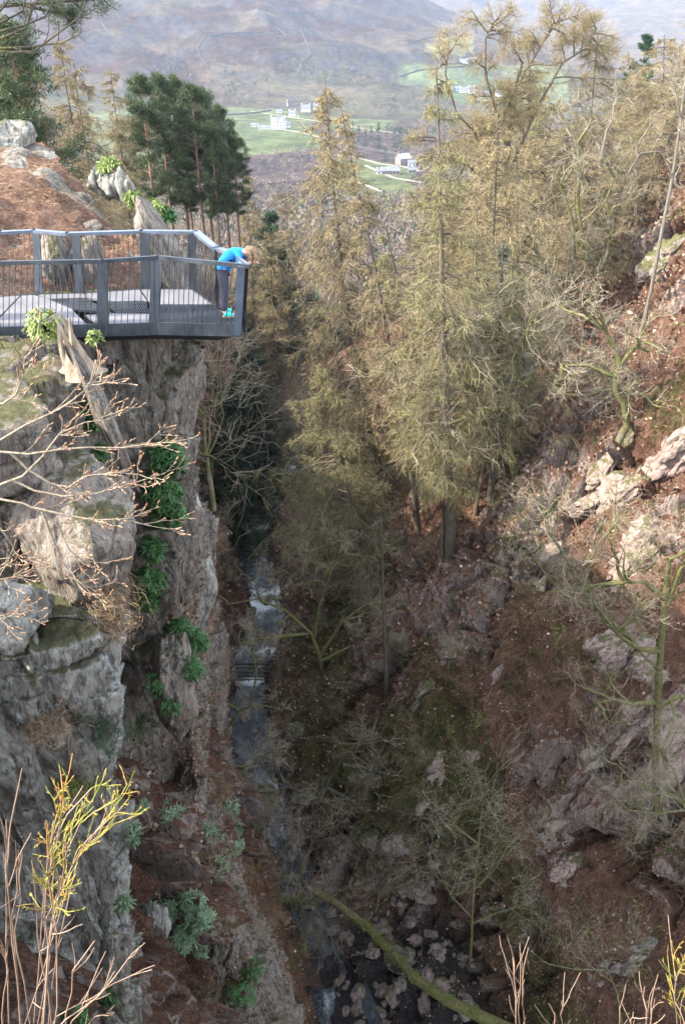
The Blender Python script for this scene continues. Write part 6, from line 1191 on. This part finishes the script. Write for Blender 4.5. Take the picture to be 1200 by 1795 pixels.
for k, (a, b, y, lab) in enumerate(TH):
    q = at_y(a, b, y); g = gz(q[0], y); s = min(1.1, max(0.4, (q[2] + 1.5 - g) / 5.5)) if y > 26 else 0.45
    loc = (q[0], y, g)
    if k < 2: put([th0, th1][k], loc, k, s); [th0, th1][k]['label'] = lab
    else: dup([th0, th1][k % 2], loc, (0, 0, k * 1.7), s, lab)
# -- left bank: bare trees and evergreens between the platform and the stream
lb0 = baretree('bare_tree', 'pale bare tree with many fine twigs right under the platform nose', H=9, seed=65, limbs=8, fork=0.3, spread=0.95, wig=0.18, up=0.03, n=(8, 6, 5), bark=B_oak, twig=T_grey, r0=0.15, tw=1.1)
def stand(o, px, py, y, h0, topfrac=0.9, mn=0.4, mx=2.0):
    q = at_y(px, py, y); g = gz(q[0], y); return (q[0], y, g), max(mn, min(mx, (q[2] - g) / (h0 * topfrac)))
put(lb0, at_y(372, 868, 30), 0.4, .95)
for k, (a, b, y, lab) in enumerate([(480, 560, 90, 'grey bare tree on the far left bank beside the platform nose'), (500, 480, 105, 'grey bare tree seen left of the central larch'), (470, 700, 82, 'bare tree over the upper falls on the left'), (455, 430, 112, 'bare tree behind the head of the child'), (520, 620, 96, 'bare tree right above the upper falls'), (430, 380, 120, 'bare tree below the pines'), (500, 380, 125, 'bare tree between the pines and the central larch'), (460, 770, 80, 'slim bare tree standing by the upper falls')]):
    loc, s = stand(lb0, a, b, y, 9, .9, .4, 1.35); dup(lb0, loc, (0, 0, 1.9 * k), s, lab)
ev = spruce('evergreen', 'dark evergreen directly below the platform nose', H=10, seed=71, W=3.4, needles=N_yew, cat='evergreen', dens=14)
loc, s = stand(ev, 432, 610, 84, 8.5, 1.0); put(ev, loc, 0, s)
for k, (a, b, y, lab) in enumerate([(408, 660, 78, 'dark evergreen left below the platform nose'), (450, 680, 80, 'dark evergreen on the shaded left bank of the gorge'), (436, 770, 74, 'low dark evergreen above the left stream bank'), (468, 730, 84, 'dark evergreen by the black cleft above the upper falls'), (410, 830, 66, 'small dark evergreen near the upper left stream bank'), (392, 740, 70, 'dark evergreen behind the pale bare tree')]):
    loc, s = stand(ev, a, b, y, 10, 1.0, 0.25); dup(ev, loc, (0, 0, k * 1.1), s, lab, cat='evergreen')
gs = spruce('spruce', 'green spruce tucked under the low greenish larch', H=9, seed=73, W=2.8, needles=N_spruce, dens=13)
loc, s = stand(gs, 525, 800, 76, 9, 1.0); put(gs, loc, 0, s)
for k, (a, b, y, lab, sc) in enumerate([(600, 880, 66, 'green spruce between the central larch trunks', 1), (545, 900, 64, 'low green spruce above the right bank of the stream', 1), (690, 770, 84, 'young bright spruce right of the central trunks', 1), (850, 640, 78, 'green spruce under the crown of the broad oak', 1), (820, 600, 82, 'green spruce behind the broad oak', 1), (975, 530, 74, 'green spruce right of the blue spruce', 1), (720, 880, 70, 'small dark spruce by the foot of the tall trunks', 1), (1133, 62, 120, 'narrow dark spruce on the skyline right of the spreading crown', 1), (1185, 250, 80, 'green spruce behind the birch at the right edge', 1), (1120, 380, 76, 'green spruce below the skyline left of the birch', 1), (470, 245, 110, 'green-topped spruce between the pines and the central larch', 1)]):
    loc, s = stand(gs, a, b, y, 9, 1.0, 0.3, 3.2); dup(gs, loc, (0, 0, k), s, lab)
bs = spruce('spruce', 'blue-green spruce with layered boughs left of the gnarled oak', H=13, seed=75, W=4.2, needles=N_blue, dens=13); loc, s = stand(bs, 880, 430, 52, 13, 1.0); put(bs, loc, 0, s)
# -- leaning poles and thin trunks at the edge of the slope
for k, (a, b, c, d, lab) in enumerate([(775, 990, 780, 640, 'straight grey trunk at the left edge of the bare slope'), (832, 900, 872, 680, 'leaning bare pole under the broad oak, left one'), (855, 870, 880, 690, 'leaning bare pole under the broad oak, right one'), (912, 790, 918, 600, 'thin grey trunk behind the rock teeth'), (727, 855, 728, 600, 'broken pale pole between the leaning larches'), (975, 640, 998, 430, 'grey trunk standing behind the gnarled oak'), (1105, 360, 1110, 250, 'reddish trunk between the oaks and the birch'), (680, 1180, 668, 900, 'dark straight trunk at the foot of the mossy rocks')]):
    bb = base_at(a, b); t = at_y(c, d, bb[1]); Hh = max(3, t[2] - bb[2]); put(larch('slender_tree', lab, H=Hh, lean=((t[0] - bb[0]) / Hh, 0), seed=90 + k, W=1.3, dens=1.6, cb=0.35, r0=0.16, n2=4, n3=3, cat='tree', twig=T_grey), bb)
# -- pines behind the mound
PN = [(245, 135, 250, 'leftmost pine of the dark clump behind the platform'), (275, 138, 285, 'tall pine second from the left in the dark clump'), (305, 140, 310, 'pine with an orange trunk near the middle of the clump'), (335, 150, 338, 'broad-crowned pine in the middle of the clump'), (352, 165, 355, 'dense pine right of the middle of the clump'), (385, 190, 385, 'rounded dark pine at the right of the clump'), (408, 240, 405, 'lowest pine at the right end of the clump'), (225, 215, 230, 'small pine at the left foot of the clump'), (370, 230, 368, 'pine in front at the right of the clump'), (320, 215, 322, 'pine in front in the middle of the clump')]
prs = [pine('pine', 'x', H=15, seed=101 + k, W=2.9) for k in range(3)]
for k, (a, b, c, lab) in enumerate(PN):
    y = 84 + (k * 5) % 13; q = at_y(a, b, y); fz = at_y(c, 425, y)[2]; s = (q[2] - fz) / 15
    if k < 3: put(prs[k], (q[0], y, fz), k * 1.0, s); prs[k]['label'] = lab
    else: dup(prs[k % 3], (q[0], y, fz), (0, 0, k * 1.7), (s * 1.0, s * 1.0, s), lab)
# -- larches and bare trees on the left above the mound
LL = [(100, 60, 56, 'tan larch with a straight mossy trunk above the mound'), (60, 130, 62, 'pale tan larch left of the straight mossy trunk'), (190, 115, 80, 'thin-crowned larch left of the pines'), (20, 150, 50, 'tan larch at the left frame edge'), (150, 190, 70, 'low tan larch between the mossy trunk and the pines'), (30, 90, 70, 'hazy larch high at the left edge'), (210, 230, 92, 'grey thin larch just left of the pines'), (130, 110, 66, 'tan larch right of the straight mossy trunk'), (430, 300, 104, 'grey-brown larch right of the pines'), (500, 330, 108, 'brown larch left behind the central larch'), (470, 400, 100, 'brownish larch above the head of the child')]
o0 = None
for k, (a, b, y, lab) in enumerate(LL):
    q = at_y(a, b, y); g = min(Hz(q[0], y), q[2] - 6)
    if k == 0: o0 = larch('larch', lab, H=q[2] - g, seed=120, W=3.4, dens=9, cb=0.1, twig=T_tan, n3=8); h0 = q[2] - g; put(o0, (q[0], y, g))
    elif k == 1: o1 = larch('larch', lab, H=q[2] - g, seed=121, W=3.6, dens=8, cb=0.1, twig=T_brown, n3=8); h1 = q[2] - g; put(o1, (q[0], y, g))
    else:
        oo, hh = ((o0, h0), (o1, h1))[k % 2]; s = (q[2] - g) / hh; dup(oo, (q[0], y, g), (0, 0, k * 2.3), (max(s, .8), max(s, .8), s), lab)
dp = pine('pine', 'dark pine at the left frame edge above the larches', H=14, seed=131, W=3.4, cb=0.3); q = at_y(15, 60, 48); put(dp, (q[0], 48, q[2] - 14))
dup(dp, (at_y(20, 170, 60)[0], 60, at_y(20, 170, 60)[2] - 10), (0, 0, 2), 0.75, 'green pine low at the left edge behind the blue-grey boulder', cat='pine')
# ================================================================ the valley: houses, walls, woods
def M_flat(name, a, b, sc=0.6, rough=.9):
    M = Mat(name, rough); return M.done(M.ramp(M.noise(sc, 5, .7), (.35, a), (.65, b)))
W_white = M_flat('white_render', (.50, .50, .49), (.60, .60, .58)); W_stone = M_flat('stone_wall', (.13, .105, .09), (.22, .18, .155), 1.5); R_slate = M_flat('slate_roof', (.09, .10, .115), (.16, .17, .185)); G_win = M_flat('window_glass', (.03, .035, .04), (.06, .07, .08), rough=.2); W_blue = M_flat('blue_sheet', (.12, .28, .42), (.2, .4, .55)); R_pale = M_flat('pale_roof', (.22, .225, .235), (.3, .3, .31))
WOODX = []
def house(px, py, wpx, hpx, label, depth=.6, wall=None, roof=None, rz_=0.0, nwin=4, floors=2, gables=0, chim=2, name='house', cat='house', rh=.45):
    q = hit(px, py, 200); WOODX.append((q[0], q[1], 22 + wpx * q[1] / 1500)); sc = np.linalg.norm(q) / 1400; Wd = wpx * sc; Ht = hpx * sc; Dp = Wd * depth; eh = Ht * (1 - rh)
    root = thing(name, tuple(q), label, cat, rz=rz_); wall = wall or W_white; roof = roof or R_slate
    m = MB(); m.box((0, 0, eh / 2 - 1), (Wd, Dp, eh + 2)); V = np.array([(-Wd / 2, -Dp / 2, eh), (-Wd / 2, Dp / 2, eh), (-Wd / 2, 0, Ht), (Wd / 2, -Dp / 2, eh), (Wd / 2, Dp / 2, eh), (Wd / 2, 0, Ht)]); m.add(V, [[0, 2, 1], [3, 4, 5]])
    for g in range(gables):
        gx = -Wd / 2 + Wd * (g + .5) / gables; gw = Wd / gables * .42; m.add(np.array([(gx - gw, -Dp / 2 - .25, 0), (gx + gw, -Dp / 2 - .25, 0), (gx + gw, -Dp / 2 - .25, eh), (gx - gw, -Dp / 2 - .25, eh), (gx, -Dp / 2 - .25, eh + (Ht - eh) * .9)]), [[0, 1, 2], [0, 2, 3], [3, 2, 4]])
    m.build('wall', wall, root); m = MB(); o = .4
    for s in (-1, 1):
        a = np.array([(-Wd / 2 - o, s * (Dp / 2 + o), eh - o * .5), (Wd / 2 + o, s * (Dp / 2 + o), eh - o * .5), (Wd / 2 + o, 0, Ht + .05), (-Wd / 2 - o, 0, Ht + .05)]); m.hull(list(a - [0, 0, .15]), list(a + [0, 0, .15]))
    rf = m.build('roof', roof, root)
    for c in range(chim): m = MB(); m.box((-Wd / 2 + .8 + c * (Wd - 1.6), 0, Ht + .6), (1.1, .9, 2.0)); m.build('chimney', wall, rf)
    for f in range(floors):
        for k in range(nwin):
            x = -Wd / 2 + Wd * (k + .5) / nwin; m = MB(); h_ = eh / floors; m.box((x, -Dp / 2 - .3 if gables else -Dp / 2 - .02, h_ * (f + .5)), (Wd / nwin * .38, .12, h_ * .45)); m.build('window', G_win, root)
    return root
house(488, 226, 23, 17, 'large white hotel with grey slate roof in the middle of the meadows', nwin=5, floors=3, gables=2, chim=3, depth=.5, rh=.35)
house(464, 226, 17, 5, 'low white wing left of the white hotel', nwin=4, floors=1, chim=0); house(505, 224, 8, 9, 'white annexe right of the white hotel', floors=2, nwin=2, chim=1); house(447, 222, 12, 5, 'small white outbuilding left of the low white wing', floors=1, nwin=2, chim=0)
house(489, 198, 9, 5, 'small white shed behind the white hotel', floors=1, nwin=2, chim=0); house(512, 203, 11, 8, 'white cottage with grey roof right behind the white hotel', nwin=3); house(504, 186, 4, 7, 'tiny white gabled cottage highest behind the hotel', floors=1, nwin=1, rz_=1.4, chim=1); house(536, 196, 14, 10, 'white house left of the central larch top', nwin=3); house(556, 192, 12, 8, 'white house right of the central larch top', nwin=3)
house(706, 288, 20, 16, 'tall stone farmhouse with pale grey roof at the foot of the wood', wall=W_stone, roof=R_pale, depth=.8, nwin=3, floors=3, chim=1, rz_=.5, rh=.4); house(721, 291, 12, 9, 'white lean-to at the right of the stone farmhouse', nwin=2, floors=1, chim=0); house(722, 303, 13, 9, 'grey cottage under the stone farmhouse', wall=W_stone, nwin=2, floors=1)
house(684, 305, 28, 11, 'long grey cottage row by the lane', wall=W_stone, roof=R_slate, nwin=5, floors=1, chim=3); house(664, 305, 9, 7, 'small white end cottage of the row by the lane', nwin=1, floors=1); house(158, 216, 22, 6, 'long grey barn at the left beyond the larches', wall=W_stone, roof=R_pale, nwin=3, floors=1, chim=0)
for a, b, w_, h_, l, wl in [(797, 159, 14, 6, 'blue-fronted barn at the left end of the village', W_blue), (812, 162, 12, 7, 'white house right of the blue-fronted barn', None), (826, 163, 9, 9, 'white gabled house in the middle of the village', None), (838, 165, 10, 6, 'grey house near the village middle', W_stone), (850, 166, 9, 5, 'low stone house in the village', W_stone), (874, 168, 10, 6, 'white house at the right end of the village', None), (812, 110, 12, 5, 'white farm high above the village', None), (828, 107, 10, 5, 'grey barn beside the high white farm', W_stone)]:
    house(a, b, w_, h_, l, wall=wl, nwin=3, floors=1)
def ribbon(name, label, pts, w_, h_, mat, cat=None, kind=None, step=14, group=None):
    Q = [];
    for (a, b), (c, d) in zip(pts[:-1], pts[1:]):
        n = 5
        for k in range(n): Q.append(hit(a + (c - a) * k / n, b + (d - b) * k / n, 150))
    Q.append(hit(*pts[-1], 150)); Q = np.array(Q); q2 = [Q[0]]
    for a, b in zip(Q[:-1], Q[1:]):
        n = max(1, int(np.linalg.norm(b[:2] - a[:2]) / step)); n = min(n, 40)
        for k in range(1, n + 1): p = a + (b - a) * k / n; q2.append(p)
    Q = np.array(q2); Q[:, 2] = H(Q[:, 0], Q[:, 1]); T = norm(np.gradient(Q, axis=0)); S_ = norm(np.stack([T[:, 1], -T[:, 0], 0 * T[:, 0]], 1)) * w_ / 2; zu = np.array([0, 0, h_]); dn = np.array([0, 0, -1.5])
    V = np.stack([Q - S_ + dn, Q - S_ * .8 + zu, Q + S_ * .8 + zu, Q + S_ + dn], 1).reshape(-1, 3); b = np.arange(len(Q) - 1)[:, None] * 4; F = np.concatenate([b + np.array([[k, k + 1, k + 5, k + 4]]) for k in range(3)]); m = MB(); m.add(V, F); return tag(m.build(name, mat), label, cat, group, kind)
M_wall = M_flat('dry_stone', (.035, .032, .03), (.07, .065, .06), .4); M_track = M_flat('pale_track', (.17, .145, .12), (.23, .20, .17), .2)
for pts, lab in [([(365, 117), (350, 100), (347, 85), (360, 65), (395, 60), (440, 57), (492, 60)], 'dark stone wall looping over the brown fellside'), ([(365, 115), (380, 128), (392, 138)], 'short stone wall running down below the looping one'), ([(175, 35), (195, 65), (225, 85)], 'pale wall on the upper left fellside'), ([(533, 142), (530, 125), (526, 112), (545, 98), (540, 80), (525, 50)], 'winding wall climbing the fell above the white hotel'), ([(520, 25), (560, 20), (590, 30)], 'wall along the top of the brown fell'), ([(450, 30), (480, 45), (500, 62)], 'faint wall on the upper slope'), ([(388, 203), (420, 201), (455, 198), (475, 194)], 'dark wall across the meadow left of the hotel'), ([(720, 75), (745, 68), (775, 64)], 'wall above the pale upper pasture'), ([(700, 135), (730, 125), (770, 120), (800, 118), (850, 112)], 'wall along the top of the green village fields'), ([(720, 150), (745, 160), (760, 152), (790, 146)], 'wall curving through the village fields'), ([(780, 112), (820, 113), (862, 105)], 'wall below the high white farm'), ([(590, 248), (640, 262), (700, 272)], 'wall along the foot of the dark conifers')]:
    ribbon('stone_wall', lab, pts, 1.8, 1.8, M_wall, 'wall')
for pts, w_ in [([(500, 228), (530, 233), (560, 240), (600, 250)], 5), ([(440, 195), (520, 207), (580, 216), (640, 226), (700, 234)], 4), ([(585, 272), (625, 276), (665, 287), (707, 292), (735, 300)], 4.5), ([(580, 307), (620, 316), (645, 326), (668, 336)], 4), ([(640, 290), (690, 312), (740, 320)], 4.5), ([(785, 150), (815, 155), (835, 168), (880, 172)], 4)]: ribbon('road', None, pts, w_, .15, M_track, kind='structure')
# single conifers by the farm
fc = spruce('conifer', 'x', H=16, seed=201, W=3.8, dens=5, cat='conifer', asp=.9, needles=N_spruce)
CONS = [(662, 262, 1.5, 'broad dark conifer in the clump left of the farmhouse'), (650, 258, 1.2, 'dark conifer second in the clump left of the farmhouse'), (640, 256, 1.0, 'slender conifer at the left of the farmhouse clump'), (700, 262, 1.3, 'rounded dark conifer right behind the farmhouse roof'), (712, 258, 1.1, 'dark conifer furthest right behind the farmhouse'), (675, 284, .8, 'single small conifer at the left of the farmhouse'), (628, 250, 1.0, 'conifer below the leaning side branch of the central larch'), (605, 262, 1.2, 'dark conifer right of the central larch stem'), (506, 196, .9, 'dark conifer behind the white hotel'), (840, 158, .9, 'small dark conifer among the village houses'), (862, 108, .8, 'lone dark tree right of the high white farm'), (340, 180, 1.3, 'dark conifer at the foot of the fell'), (690, 258, 1.1, 'dark conifer between the farmhouse clumps'), (618, 240, 1.0, 'small conifer above the lane')]
for k, (a, b, s, lab) in enumerate(CONS):
    q = hit(a, b, 200); WOODX.append((q[0], q[1], 5))
    if k == 0: put(fc, q, 0, s); fc['label'] = lab
    else: dup(fc, tuple(q), (0, 0, k), s, lab)
def woods():
    rs = np.random.RandomState(31); N = 36000; ta = rs.uniform(-.55, .55, N); y = 150 + 2650 * rs.rand(N) ** 1.25; x = ta * (y + 40)
    n = fbm(np.stack([x / 70, y / 70, 0 * x], 1), 3, 41); n2 = fbm(np.stack([x / 260, y / 260, 0 * x], 1), 2, 43)
    dens = np.where(y < 1000, np.where(y < 640, 1.0, .28 + .8 * sstep(-.05, .3, n)), sstep(.05, .35, n + .3 * n2 + .25 * sstep(1500, 1250, y)) * np.where(y < 1560, 1, .16)); dens = dens * np.where((y > 1000) & (x > 150), .75 * sstep(0, .3, n) + .1, 1)
    ok = rs.rand(N) < dens
    for P, _ in FIELDS: ok &= ~inpoly(x, y, pxpoly(P))
    for (hx, hy, hr) in WOODX: ok &= (x - hx) ** 2 + ((y - hy) * .6) ** 2 > hr ** 2
    x, y = x[ok], y[ok]; z = H(x, y); N = len(x); hh = rs.uniform(4.5, 9, N) * np.where(y < 500, 1.0, .85); k = 34
    con = (rs.rand(N) < .08 + .25 * (n2[ok] > .35))
    r = rs.normal(0, 1, (N, k, 3)); r = r / np.linalg.norm(r, axis=2, keepdims=True) * (rs.rand(N, k, 1) ** .35); c = np.stack([x, y, z + hh * .55], 1)[:, None] + r * np.stack([hh * .42, hh * .42, hh * .5], 1)[:, None]
    c = c.reshape(-1, 3); d = norm(r.reshape(-1, 3) + rs.normal(0, .6, c.shape) + [0, 0, .5]); s = norm(np.cross(d, rs.normal(0, 1, c.shape))); L = (np.repeat(hh, k) * rs.uniform(.12, .3, len(c)))[:, None]; wd = L * np.where(np.repeat(con, k), .35, .17)[:, None]
    V = np.stack([c - s * wd, c + s * wd, c + d * L], 1).reshape(-1, 3)
    pal = np.array([(.125, .098, .088), (.15, .122, .10), (.105, .083, .08), (.18, .15, .12), (.145, .13, .09)]); C = pal[rs.randint(0, 5, N)]; C[con] = (.03, .055, .03); C = np.repeat(C * rs.uniform(.8, 1.2, (N, 1)), k * 3, 0)
    M = Mat('far_woodland', 1.0, 0); mt = M.done(M.attr()); m = MB(); m.add(V, np.arange(len(V)).reshape(-1, 3), 0, C); tag(m.build('woodland', mt), kind='stuff')
woods()
# bare trees and larches filling the ravine mouth beyond the big larches
rs = np.random.RandomState(12); LBL = {0: ('bare grey-brown tree in the wood at the mouth of the ravine', 'bare trees in the ravine wood'), 1: ('tan larch in the wood at the mouth of the ravine', 'larches in the ravine wood')}
for i in range(150):
    y = rs.uniform(112, 330); x = rs.uniform(-.34, .42) * y; x = x if not (-.03 * y < x < .10 * y) or y < 200 and i % 4 == 0 else x - .14 * y; z = Hz(x, y) if y > 150 else gz(x, y)
    if i % 3 != 2: dup([lb0, th1][i % 2], (x, y, z - .3), (0, 0, rs.uniform(0, 6)), rs.uniform(1.0, 1.5), LBL[0][0], LBL[0][1], 'tree')
    else: o, hh = BK[i % len(BK)] if i % 2 else (o1, h1); s = rs.uniform(11, 17) / hh; dup(o, (x, y, z - .3), (0, 0, rs.uniform(0, 6)), (s * 1.2, s * 1.2, s), LBL[1][0], LBL[1][1], 'larch')
# ---------------------------------------------------------------- haze
def haze():
    ZTOP = max(max((o.matrix_world @ Vector(c)).z for c in o.bound_box) for o in bpy.data.objects if o.type == 'MESH' and o.name.startswith('hills')) + 5
    m = MB(); x0, x1, y0, y1, z0, z1 = -7000, 7000, -120, 11000, -180, ZTOP
    m.box(((x0 + x1) / 2, (y0 + y1) / 2, (z0 + z1) / 2), (x1 - x0, y1 - y0, z1 - z0))
    mt = bpy.data.materials.new('haze_air'); mt.use_nodes = True; t = mt.node_tree; t.nodes.remove(t.nodes['Principled BSDF'])
    v = t.nodes.new('ShaderNodeVolumePrincipled'); v.inputs['Color'].default_value = (0.52, 0.62, 0.8, 1); v.inputs['Density'].default_value = 0.00011
    v.inputs['Anisotropy'].default_value = 0.2
    t.links.new(v.outputs[0], t.nodes['Material Output'].inputs['Volume'])
    tag(m.build('haze', mt), kind='stuff')
haze()
